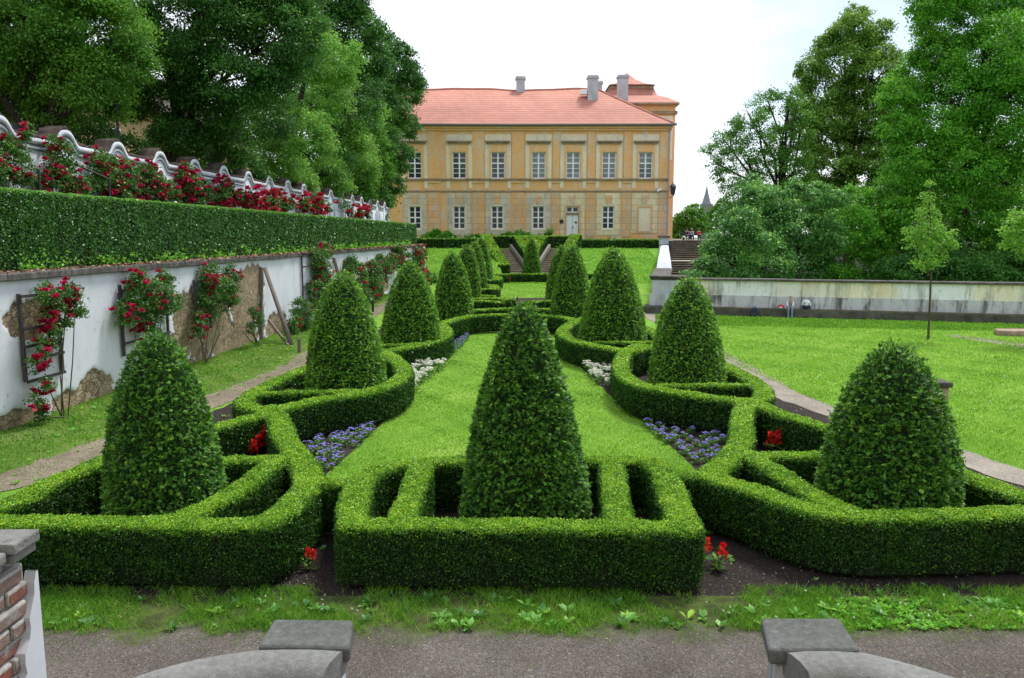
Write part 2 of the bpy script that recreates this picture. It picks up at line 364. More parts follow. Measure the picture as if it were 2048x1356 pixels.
    sz = s_*rng.uniform(0.7, 1.25, N)
    V2, _ = leaf_quads(np.stack([x, y, zt(x, y) + zz], 1), d2, n2, sz, sz*aspect)
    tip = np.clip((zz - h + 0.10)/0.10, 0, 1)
    r2 = np.clip(rng.normal(0.24, 0.17, N) + top_lit_young*0.9*tip + 0.10*vnoise(x+zz*1.5, y+zz, 5.0, 3.0), 0, 1)  # sides darker: their shade is put into the leaf colour
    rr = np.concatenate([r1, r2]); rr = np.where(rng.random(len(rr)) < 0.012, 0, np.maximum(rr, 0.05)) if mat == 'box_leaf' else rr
    V = np.vstack([V1, V2]); r_ = np.repeat(rr, 4)
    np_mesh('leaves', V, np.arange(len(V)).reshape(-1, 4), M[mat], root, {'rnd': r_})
    return root

def cone_bush(label, x, y, h, r, p=2.2, q=0.65, spray=0.11, n=3300, mat='thuja', z0=0.0, group='clipped conical topiary bushes', seed=1, jag=1.0):
    "clipped conifer: trunk, dark core, sprays of flat scale-leaved fans"
    global rng
    old = rng; rng = np.random.default_rng(seed*31+5)
    if spray < 0.121 and n > 3100: r *= 0.855; h *= 0.972
    else: r *= 0.935; h *= 0.985
    spray *= 0.55; n = int(n*4.4)
    root = thing('topiary_cone', label, 'topiary', (x, y, z0), group)
    ph = rng.uniform(0, 6.28, 4)
    def prof(t, a):
        base = r*np.clip(1 - t**p, 0, 1)**q * (0.86 + 0.14*np.clip(t/0.14, 0, 1))
        return base*(1 + 0.035*np.sin(2*a+ph[0]+3*t) + 0.025*np.sin(3*a+ph[1]-5*t)) 
    m = MB(); m.lathe((x, y, z0), [(0.07, 0.0), (0.06, 0.3), (0.03, h*0.75)], 8); m.build('trunk', M['bark'], root)
    # core
    na, nz_ = 28, 20; A = np.arange(na)/na*2*np.pi; T = np.linspace(0.02, 0.985, nz_); V = []
    for t in T:
        rr = prof(t, A)*0.95 - 0.035; rr = np.maximum(rr, 0.012)
        V += [(x+c*np.cos(a), y+c*np.sin(a), z0+t*h) for c, a in zip(rr, A)]
    F = [(i*na+k, i*na+(k+1) % na, (i+1)*na+(k+1) % na, (i+1)*na+k) for i in range(nz_-1) for k in range(na)]
    np_mesh('inner_branches', V, F, M['thuja_core'], root, smooth=True)
    def surf(n_):
        t = rng.random(n_*3); a = rng.uniform(0, 2*np.pi, n_*3)
        keep = rng.random(n_*3) < prof(t, a)/r/1.05 + 0.12; t, a = t[keep][:n_], a[keep][:n_]
        rr = prof(t, a); e = 0.01
        dr = (prof(np.clip(t+e, 0, 1), a) - prof(np.clip(t-e, 0, 1), a))/(2*e*h)
        pos = np.stack([x+rr*np.cos(a), y+rr*np.sin(a), z0+t*h], 1)
        nr = unit(np.stack([np.cos(a), np.sin(a), -dr], 1)); nr[:, 2] = np.clip(nr[:, 2], -0.2, 1.0); return pos, unit(nr), t
    pos, nr, t = surf(n); N = len(pos)
    cp, _, _ = surf(max(60, int(n/9))); cd_ = np.empty(N)
    for i in range(0, N, 800): cd_[i:i+800] = np.sqrt(((pos[i:i+800, None, :] - cp[None])**2).sum(2).min(1))
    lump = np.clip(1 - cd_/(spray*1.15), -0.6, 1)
    pos = pos + nr*(0.42*spray*lump*jag + rng.normal(0, 0.20*spray, N) + spray*1.1*np.clip((t-0.86)/0.14, 0, 1)*rng.normal(0.1, 0.5, N) + (rng.random(N) < 0.012)*spray*0.7)[:, None]
    up = np.array((0, 0, 1.0))
    d = unit(nr*0.75 + up*(0.15 + rng.normal(0, 0.35, N))[:, None] + rng.normal(size=(N, 3))*0.36)
    pn = unit(up*0.75 + nr*0.45 + rng.normal(size=(N, 3))*0.45)
    sd_ = unit(np.cross(d, pn)); Vs = []; rs = []
    s0 = spray*rng.uniform(0.55, 1.2, N)
    rb = np.clip(rng.normal(0.33, 0.15, N) + 0.27*lump + 0.06*vnoise(pos[:, 0]+pos[:, 2], pos[:, 1]-pos[:, 2], 3.0, seed), 0, 1)  # raised clumps lighter, hollows darker: highlight and shade put into the colour
    for ang, ln, st in ((0, 1.05, 0.0), (0.70, 0.62, 0.02), (-0.78, 0.58, 0.10), (0.62, 0.46, 0.36), (-0.58, 0.42, 0.46)):
        dd = d*np.cos(ang) + sd_*np.sin(ang) - up*0.22
        dd = unit(dd); Lf = s0*ln
        base = pos + d*(st*s0)[:, None]
        V_, _ = leaf_quads(base + dd*(Lf*0.45)[:, None], dd, pn, Lf, s0*0.23, 0.25)
        Vs.append(V_.reshape(N, 4, 3)); tipv = np.array((-0.10, 0.02, 0.22, 0.02))  # finger tips lightened as painted highlights
        rs.append(np.clip(rb[:, None] + tipv[None] + rng.normal(0, 0.05, N)[:, None], 0, 1))
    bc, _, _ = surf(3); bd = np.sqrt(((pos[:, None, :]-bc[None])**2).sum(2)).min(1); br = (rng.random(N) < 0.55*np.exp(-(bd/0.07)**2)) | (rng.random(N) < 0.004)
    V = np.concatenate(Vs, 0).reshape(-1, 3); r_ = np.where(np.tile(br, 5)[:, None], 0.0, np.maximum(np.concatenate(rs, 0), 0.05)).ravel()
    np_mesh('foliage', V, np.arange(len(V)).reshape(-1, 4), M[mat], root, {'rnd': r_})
    rng = old
    return root

def sheet(name, poly, z, mat, kind='structure', jitter=0.0, label=None):
    "flat ground sheet from an outline, edges roughened"
    pts = [np.asarray(q, float)[:2] for q in poly]; out = []
    for a, b in zip(pts, pts[1:] + pts[:1]):
        n = max(1, int(np.linalg.norm(b-a)/0.25)) if jitter else 1
        for k in range(n):
            q = a + (b-a)*k/n
            out.append(q + (rng.normal(0, jitter, 2) if jitter else 0))
    bm = bmesh.new(); f = bm.faces.new([bm.verts.new((float(q[0]), float(q[1]), z)) for q in out]); bm.normal_update()
    if f.normal.z < 0: f.normal_flip()
    bmesh.ops.triangulate(bm, faces=[f])
    me = bpy.data.meshes.new(name); bm.to_mesh(me); bm.free()
    o = link(name, me, mat); tag(o, kind=kind); return o
def in_poly(x, y, poly):
    c = np.zeros(x.shape, bool); q = [np.asarray(p_, float)[:2] for p_ in poly]
    for (x0, y0), (x1, y1) in zip(q, q[1:]+q[:1]):
        if y0 == y1: continue
        c ^= ((y0 > y) != (y1 > y)) & (x < (x1-x0)*(y-y0)/(y1-y0)+x0)
    return c
def grass(name, poly, dens, hgt, mat, z=0.0, wid=0.0012, excl=None, zfun=None, maxn=160000, lean=0.45, patch=0.15):
    "loose blades over an outline; dens(d) per square metre at distance d"
    q = np.array([np.asarray(p_, float)[:2] for p_ in poly]); lo, hi = q.min(0), q.max(0)
    dmin = max(6.5, np.abs(q[:, 1]).min()); N = int(min((hi-lo).prod()*dens(dmin), maxn*6))
    x = rng.uniform(lo[0], hi[0], N); y = rng.uniform(lo[1], hi[1], N); d = np.hypot(x, y)
    k = (rng.random(N) < dens(d)/dens(dmin)) & in_poly(x, y, poly)
    if excl is not None: k &= ~excl(x, y)
    x, y, d = x[k], y[k], d[k]; N = len(x)
    if N > maxn: x, y, d = x[:maxn], y[:maxn], d[:maxn]; N = maxn
    hh = hgt*rng.uniform(0.45, 1.3, N)*(1+0.35*vnoise(x, y, 2.2, 2.0)); zz = np.full(N, z) if zfun is None else zfun(x, y)
    dirs = unit(np.stack([rng.normal(0, lean, N), rng.normal(0, lean, N), np.ones(N)], 1))
    pos = np.stack([x, y, zz + hh*0.42], 1)
    a = rng.uniform(0, 6.28, N); nr = np.stack([np.cos(a), np.sin(a), np.full(N, 0.3)], 1)
    V, F = leaf_quads(pos, dirs, nr, hh, np.maximum(0.006, wid*d), 0.1)
    r_ = np.clip(rng.normal(0.5, 0.2, N) + patch*vnoise(x, y, 0.9, 5.0) + patch*0.7*vnoise(x, y, 4.0, 1.0), 0, 1)
    o = np_mesh(name, V, F, M[mat], None, {'rnd': np.repeat(r_, 4)}); tag(o, kind='stuff'); return o

# ------------------------------------------------------------------ ground
def ground_mat(name, a, b, c, scale, fine=60, bmp=0.7):
    m, t, bs = new_mat(name)
    n1 = noise(t, scale, 6, 0.6); n2 = noise(t, fine, 4, 0.7)
    r1 = ramp(t, [(0.35, a), (0.52, b), (0.7, c)]); t.links.new(n1.outputs['Fac'], r1.inputs['Fac'])
    r2 = ramp(t, [(0.3, (0.55,0.55,0.55)), (0.7, (1.25,1.25,1.25))]); t.links.new(n2.outputs['Fac'], r2.inputs['Fac'])
    t.links.new(mixc(t, 1.0, r1.outputs['Color'], r2.outputs['Color'], 'MULTIPLY'), bs.inputs['Base Color'])
    bs.inputs['Roughness'].default_value = 0.95; bs.inputs['Specular IOR Level'].default_value = 0.15
    bump(t, bs, n2.outputs['Fac'], bmp, 0.03); return m
M['lawn'] = ground_mat('lawn', (0.125,0.28,0.028), (0.195,0.375,0.042), (0.27,0.41,0.07), 0.55, 45)
M['rough_turf'] = ground_mat('rough_turf', (0.10,0.17,0.030), (0.145,0.235,0.040), (0.20,0.235,0.085), 0.7, 40)
M['outer'] = ground_mat('outer_ground', (0.03,0.07,0.012), (0.045,0.10,0.016), (0.06,0.11,0.02), 0.3, 12)
def gravel_mat(name, a, b, c, green, verge=False, scale=55):
    m, t, bs = new_mat(name)
    co = t.nodes.new("ShaderNodeTexCoord")
    vo = t.nodes.new("ShaderNodeTexVoronoi"); vo.inputs['Scale'].default_value = scale; t.links.new(co.outputs['Object'], vo.inputs['Vector'])
    n1 = noise(t, 1.1, 6, 0.65); n2 = noise(t, 90, 4, 0.7)
    sp = t.nodes.new("ShaderNodeSeparateColor"); t.links.new(vo.outputs['Color'], sp.inputs[0])
    r1 = ramp(t, [(0.0, a), (0.6, b), (0.9, b), (1.0, c)]); t.links.new(sp.outputs[0], r1.inputs['Fac'])
    r2 = ramp(t, [(0.35, (0.72,0.70,0.68)), (0.65, (1.12,1.12,1.1))]); t.links.new(n1.outputs['Fac'], r2.inputs['Fac'])
    col = mixc(t, 1.0, r1.outputs['Color'], r2.outputs['Color'], 'MULTIPLY')
    n3 = noise(t, 2.6, 7, 0.75); r3 = ramp(t, [(0.60, (0,0,0)), (0.70, (1,1,1))]); t.links.new(n3.outputs['Fac'], r3.inputs['Fac'])
    mg = t.nodes.new("ShaderNodeMath"); mg.operation = 'MULTIPLY'; mg.inputs[1].default_value = green; t.links.new(r3.outputs['Color'], mg.inputs[0])
    col = mixc(t, mg.outputs[0], col, (0.06,0.11,0.02))
    if verge:
        sx = t.nodes.new("ShaderNodeSeparateXYZ"); t.links.new(co.outputs['Object'], sx.inputs[0]); n5 = noise(t, 1.6, 7, 0.72); n6 = noise(t, 5, 6, 0.7)
        ad = t.nodes.new("ShaderNodeMath"); ad.operation = 'MULTIPLY_ADD'; ad.inputs[1].default_value = 1.3; t.links.new(n5.outputs['Fac'], ad.inputs[0]); t.links.new(sx.outputs[1], ad.inputs[2])
        mr = t.nodes.new("ShaderNodeMapRange"); mr.inputs[1].default_value = 7.05; mr.inputs[2].default_value = 7.30; t.links.new(ad.outputs[0], mr.inputs[0])
        r6 = ramp(t, [(0.4, (0.055,0.060,0.025)), (0.6, (0.085,0.13,0.028))]); t.links.new(n6.outputs['Fac'], r6.inputs['Fac']); col = mixc(t, mr.outputs[0], col, r6.outputs['Color'])
    t.links.new(col, bs.inputs['Base Color'])
    bs.inputs['Roughness'].default_value = 0.95; bs.inputs['Specular IOR Level'].default_value = 0.15
    bump(t, bs, vo.outputs['Distance'], 0.6, 0.015); return m
M['gravel'] = gravel_mat('gravel', (0.076,0.064,0.056), (0.142,0.124,0.112), (0.25,0.228,0.213), 0.5, True, 85)
M['dirt'] = gravel_mat('trodden_dirt', (0.15,0.125,0.09), (0.24,0.205,0.15), (0.38,0.34,0.27), 0.75)
M['sand_path'] = gravel_mat('sandy_path', (0.22,0.195,0.16), (0.32,0.29,0.245), (0.44,0.40,0.35), 0.35)

tag(np_mesh('ground', [(-900,-200,-0.012),(900,-200,-0.012),(900,1500,-0.012),(-900,1500,-0.012)], [(0,1,2,3)], M['outer']), kind='structure')
BANK0, BANK1, FAC = 57.0, 70.0, 80.0
sheet('lawn', [(-9.4,3),(34,3),(34,36),(14,40),(11,BANK0+0.8),(-8,BANK0+0.8)], 0.0, M['lawn'])
sheet('gravel_yard', [(-14,-4),(14,-4),(14,7.25),(-14,7.25)], 0.008, M['gravel'])
# beds under the parterre
bed = [G(-500,1225),G(2500,1225),G(2090,985),G(1685,850),G(1500,752),G(1290,655),G(1225,610),G(1150,577),G(950,577),G(880,610),G(765,655),G(650,730),G(435,820),G(160,930)]
sheet('bed_soil', bed, 0.004, M['soil'], jitter=0.03)
cl = [G(600,1000),G(665,940),G(762,850),G(815,795),G(850,742),G(900,700),G(937,668),G(1000,655),G(1118,655),G(1135,690),G(1165,738),G(1230,800),G(1290,850),G(1360,910),G(1440,985)]
central = smooth_line(cl, 4)
sheet('central_lawn', central, 0.009, M['lawn'], jitter=0.02)
far_lawn = [G(985,596),G(1095,596),G(1095,561),G(1000,561),G(1000,575)]
sheet('far_lawn', far_lawn, 0.009, M['lawn'])
lp = smooth_line([G(-700,1130),G(-300,1040),G(100,935),G(420,805),G(600,725),G(720,645),G(790,600),G(835,575)], 5)
lw = np.interp(np.arange(len(lp)), [0, len(lp)*0.6, len(lp)], [0.50, 0.36, 0.32])
def ribbon(c, hw_):
    t = np.gradient(c[:, :2], axis=0); t = t/np.linalg.norm(t, axis=1, keepdims=True); n = np.stack([-t[:, 1], t[:, 0]], 1)
    return list(c[:, :2]+n*hw_[:, None]) + list((c[:, :2]-n*hw_[:, None])[::-1])
left_path = ribbon(lp, lw)
lq = lp[(lp[:, 1] < 57.5) & (lp[:, 1] > 9.0)][:, :2]
lstrip = [W(9.9,8.9), W(9.9,57.6)] + [q for q in lq[::-1]]
sheet('wall_verge', lstrip, 0.006, M['rough_turf'])
sheet('dirt_path', left_path, 0.011, M['dirt'], jitter=0.05)
rp_ = smooth_line([G(2500,1090),G(2110,975),G(1985,938),G(1800,870),G(1620,808),G(1560,783),G(1490,740),G(1400,690),G(1310,637),G(1262,612)], 5)
sheet('sandy_path', ribbon(rp_, np.full(len(rp_), 0.36)), 0.011, M['sand_path'], jitter=0.03)
sheet('lawn_track', [G(1893,672),G(1960,683),G(2300,735),G(2300,718),G(1990,680),G(1910,670)], 0.010, M['sand_path'], jitter=0.03)
# bank and terrace in front of the palace
def bank_z(x, y):
    t = np.clip((y-BANK0)/(BANK1-BANK0), 0, 1); s_ = t*t*(3-2*t)*0.35 + t*0.65
    z = 2.4*s_ + np.clip((y-BANK1)/(FAC-BANK1), 0, 1)*0.5
    # the stairs are let into the bank
    t2 = np.clip((y-64.0)/5.6, 0, 1); half = 0.9+1.75*t2+1.25; k = np.clip((np.abs(x-(0.14+(y-8.6)*0.0265))-half)/0.35, 0, 1); k = np.where(y > 69.6, 1, k)
    return z*k + np.minimum(z, np.maximum(0, t2*2.36-0.4))*(1-k)
xs = np.concatenate([np.linspace(-34, -4, 30), np.linspace(-3.8, 7, 90), np.linspace(7.2, 13.2, 14)]); ys = np.concatenate([np.linspace(BANK0, BANK1, 60), np.linspace(BANK1+0.4, 84, 18)])
XX, YY = np.meshgrid(xs, ys, indexing='ij'); ZZ = bank_z(XX, YY) + 0.02*vnoise(XX, YY, 1.2, 1.0)*(YY > BANK0+1) - 0.004
n2 = len(ys); V = np.stack([XX.ravel(), YY.ravel(), ZZ.ravel()], 1)
F = [(i*n2+j, (i+1)*n2+j, (i+1)*n2+j+1, i*n2+j+1) for i in range(len(xs)-1) for j in range(n2-1)]
M['bank'] = ground_mat('bank_turf', (0.105,0.28,0.026), (0.16,0.365,0.036), (0.235,0.375,0.065), 0.5, 25)
tag(np_mesh('grass_bank', V, F, M['bank'], smooth=True), kind='structure')
# upper terrace on the left, behind the retaining wall
TZ = 2.76
tp = [W(10.02,2),W(10.02,63),W(70,63),W(70,2)]
tag(MB().prism([tuple(q[:2]) for q in tp], -0.01, TZ).build('upper_terrace', M['litter']), kind='structure')

# ------------------------------------------------------------------ grass
near = lambda a, b=1.6: (lambda d: a*np.clip(9.0/np.maximum(d, 6.5), 0, 2.0)**b)
hedge_free = lambda x, y: np.zeros(x.shape, bool)
grass('front_verge_grass', [(-8.2,6.3),(8.2,6.3),(8.2,7.42),(-8.2,7.42)], near(7500), 0.085, 'grass_rough', wid=0.0009, maxn=130000, lean=0.7, patch=0.3, excl=lambda x, y: rng.random(x.shape) > np.clip(0.45+0.55*vnoise(x, y, 1.6, 7.0)+0.4*vnoise(x, y, 6.0, 3.0)-np.clip((6.62-y)/0.22, 0, 1.2)-0.15*np.clip((y-7.2)/0.15, 0, 1)-(np.exp(-((x+1.72)/0.24)**2)+np.exp(-((x-2.0)/0.26)**2))*np.clip((y-6.8+0.1*vnoise(x, y, 8.0, 2.0))/0.3, 0, 1), 0.01, 1))
grass('central_lawn_grass', central, near(3200, 1.9), 0.040, 'grass', wid=0.0011, maxn=120000, patch=0.3)
grass('right_lawn_grass', [G(1480,735),G(1560,770),G(1660,815),G(2000,925),G(2500,1050),(18,14),(20,31),G(1310,641)], near(3000, 1.9), 0.045, 'grass', wid=0.0012, maxn=150000, patch=0.3)
on_path = lambda x, y: (seg_dist(x, y, lp[:, :2]) < 0.35+0.22*vnoise(x, y, 1.7, 3.0)) & (rng.random(x.shape) < 0.93)
grass('wall_verge_grass', lstrip, near(2600, 1.6), 0.042, 'grass_rough', wid=0.0011, maxn=90000, patch=0.3, excl=lambda x, y: on_path(x, y) | (rng.random(x.shape) > np.clip(0.15+(seg_dist(x, y, lp[:, :2])-0.35)/0.6+0.25*vnoise(x, y, 2.0, 8.0), 0.06, 1)))
grass('path_edge_grass', ribbon(lp, lw*1.25), near(3200, 1.5), 0.035, 'grass_rough', wid=0.0011, maxn=40000, excl=lambda x, y: rng.random(x.shape) > np.clip(0.12+0.7*vnoise(x, y, 1.7, 3.0)+0.5*vnoise(x, y, 5.0, 6.0), 0.03, 1))
grass('gravel_tufts', [(-5,4.5),(5,4.5),(5,6.6),(-5,6.6)], near(260, 1.0), 0.03, 'grass_rough', wid=0.001, maxn=5000, excl=lambda x, y: vnoise(x, y, 3.0, 9.0) < 0.42)
grass('far_lawn_grass', far_lawn, near(900, 1.3), 0.05, 'grass', wid=0.0012, maxn=8000)
grass('bank_grass', [(-9,BANK0+0.2),(12,BANK0+0.2),(12,BANK1),(-9,BANK1)], near(900, 1.3), 0.12, 'grass', zfun=bank_z, wid=0.0012, maxn=20000, patch=0.25)
grass('wall_foot_grass', [G(1310,630),G(2048,650),G(2300,657),G(2300,674),G(2048,664),G(1310,650)], near(3500, 1.9), 0.10, 'grass_rough', wid=0.0012, maxn=40000)

# ------------------------------------------------------------------ parterre hedges
HT = 0.66
T = lambda *px: smooth_line([G(a, b, HT) for a, b in px], 5)
TL = lambda *px: np.array([G(a, b, HT) for a, b in px])
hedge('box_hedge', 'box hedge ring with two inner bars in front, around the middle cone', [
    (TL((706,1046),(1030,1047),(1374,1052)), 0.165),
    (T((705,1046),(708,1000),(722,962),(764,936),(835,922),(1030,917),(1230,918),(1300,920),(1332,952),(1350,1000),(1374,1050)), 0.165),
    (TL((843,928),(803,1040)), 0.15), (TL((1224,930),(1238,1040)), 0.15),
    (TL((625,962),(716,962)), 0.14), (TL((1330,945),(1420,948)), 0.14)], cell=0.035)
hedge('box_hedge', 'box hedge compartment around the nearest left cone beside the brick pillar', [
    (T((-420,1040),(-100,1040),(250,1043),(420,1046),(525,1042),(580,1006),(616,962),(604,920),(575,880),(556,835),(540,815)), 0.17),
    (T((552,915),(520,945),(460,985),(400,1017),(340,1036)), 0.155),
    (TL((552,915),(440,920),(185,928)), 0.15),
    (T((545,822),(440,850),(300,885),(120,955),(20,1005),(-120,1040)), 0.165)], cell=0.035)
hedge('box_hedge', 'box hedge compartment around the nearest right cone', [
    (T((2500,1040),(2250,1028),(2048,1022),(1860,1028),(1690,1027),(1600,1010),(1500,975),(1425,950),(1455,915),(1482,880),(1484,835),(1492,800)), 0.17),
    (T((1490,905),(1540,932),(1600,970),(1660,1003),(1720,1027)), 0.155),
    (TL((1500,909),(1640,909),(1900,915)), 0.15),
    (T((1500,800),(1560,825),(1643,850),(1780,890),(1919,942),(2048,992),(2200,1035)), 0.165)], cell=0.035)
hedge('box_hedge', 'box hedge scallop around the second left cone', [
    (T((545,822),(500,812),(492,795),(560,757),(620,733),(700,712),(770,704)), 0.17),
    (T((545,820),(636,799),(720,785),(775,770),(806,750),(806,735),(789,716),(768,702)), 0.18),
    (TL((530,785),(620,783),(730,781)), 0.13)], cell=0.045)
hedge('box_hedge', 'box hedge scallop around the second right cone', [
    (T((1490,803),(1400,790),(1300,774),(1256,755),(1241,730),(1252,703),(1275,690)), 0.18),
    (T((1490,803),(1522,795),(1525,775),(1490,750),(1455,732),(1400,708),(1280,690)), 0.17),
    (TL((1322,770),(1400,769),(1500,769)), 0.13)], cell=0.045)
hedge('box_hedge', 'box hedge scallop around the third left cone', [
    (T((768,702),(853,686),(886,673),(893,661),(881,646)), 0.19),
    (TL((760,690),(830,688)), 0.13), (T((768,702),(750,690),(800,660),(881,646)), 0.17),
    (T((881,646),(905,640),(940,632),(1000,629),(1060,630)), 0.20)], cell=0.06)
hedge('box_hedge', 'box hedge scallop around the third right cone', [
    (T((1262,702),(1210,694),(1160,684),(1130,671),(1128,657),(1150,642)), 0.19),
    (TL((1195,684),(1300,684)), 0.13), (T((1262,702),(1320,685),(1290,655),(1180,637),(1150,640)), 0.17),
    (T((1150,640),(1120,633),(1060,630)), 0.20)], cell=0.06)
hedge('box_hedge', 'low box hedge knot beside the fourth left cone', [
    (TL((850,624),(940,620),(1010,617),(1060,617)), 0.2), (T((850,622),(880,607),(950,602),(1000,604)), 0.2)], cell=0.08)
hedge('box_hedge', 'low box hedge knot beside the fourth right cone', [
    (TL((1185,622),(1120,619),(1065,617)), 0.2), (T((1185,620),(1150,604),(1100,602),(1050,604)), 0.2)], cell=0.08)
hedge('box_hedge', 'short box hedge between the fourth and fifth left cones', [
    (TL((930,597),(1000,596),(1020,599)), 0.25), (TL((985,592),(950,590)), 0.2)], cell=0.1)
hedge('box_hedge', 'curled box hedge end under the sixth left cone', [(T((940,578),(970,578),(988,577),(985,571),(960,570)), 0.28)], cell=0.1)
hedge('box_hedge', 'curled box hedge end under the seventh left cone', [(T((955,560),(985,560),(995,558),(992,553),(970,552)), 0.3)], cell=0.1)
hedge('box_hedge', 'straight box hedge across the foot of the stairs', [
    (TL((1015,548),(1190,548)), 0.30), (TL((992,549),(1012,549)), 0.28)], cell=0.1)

# ------------------------------------------------------------------ topiary cones
CONES = [
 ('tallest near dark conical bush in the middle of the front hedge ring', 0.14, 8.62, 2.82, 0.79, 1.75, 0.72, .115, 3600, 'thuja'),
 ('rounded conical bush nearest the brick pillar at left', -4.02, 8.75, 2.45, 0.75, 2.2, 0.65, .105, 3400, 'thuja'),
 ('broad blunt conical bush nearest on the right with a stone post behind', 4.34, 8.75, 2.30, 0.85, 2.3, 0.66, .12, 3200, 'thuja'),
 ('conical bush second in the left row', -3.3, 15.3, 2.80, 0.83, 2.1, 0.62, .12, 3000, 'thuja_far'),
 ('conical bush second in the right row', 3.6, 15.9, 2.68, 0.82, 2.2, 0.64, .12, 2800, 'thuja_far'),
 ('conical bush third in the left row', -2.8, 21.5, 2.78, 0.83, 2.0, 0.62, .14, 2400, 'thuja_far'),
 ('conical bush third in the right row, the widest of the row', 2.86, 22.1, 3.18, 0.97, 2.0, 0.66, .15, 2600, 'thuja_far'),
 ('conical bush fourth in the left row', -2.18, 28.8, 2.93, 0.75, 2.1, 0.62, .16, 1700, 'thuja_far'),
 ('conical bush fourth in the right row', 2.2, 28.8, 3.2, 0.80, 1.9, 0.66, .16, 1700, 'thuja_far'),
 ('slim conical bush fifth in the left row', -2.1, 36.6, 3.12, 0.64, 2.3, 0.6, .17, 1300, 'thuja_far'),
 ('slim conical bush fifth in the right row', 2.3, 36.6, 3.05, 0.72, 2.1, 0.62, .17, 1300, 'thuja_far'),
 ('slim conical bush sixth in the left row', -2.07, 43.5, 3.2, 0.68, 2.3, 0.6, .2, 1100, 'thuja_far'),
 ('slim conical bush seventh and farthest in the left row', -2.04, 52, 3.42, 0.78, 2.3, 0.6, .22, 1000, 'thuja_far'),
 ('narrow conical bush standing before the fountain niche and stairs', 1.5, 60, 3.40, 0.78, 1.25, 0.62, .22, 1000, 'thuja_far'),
]
for i, (lb, x, y, h, r, p, q, s_, n, mt) in enumerate(CONES):
    cone_bush(lb, x, y, h, r, p, q, s_, n, mt, seed=i+1, jag=1.35 if i < 3 else 1.0)

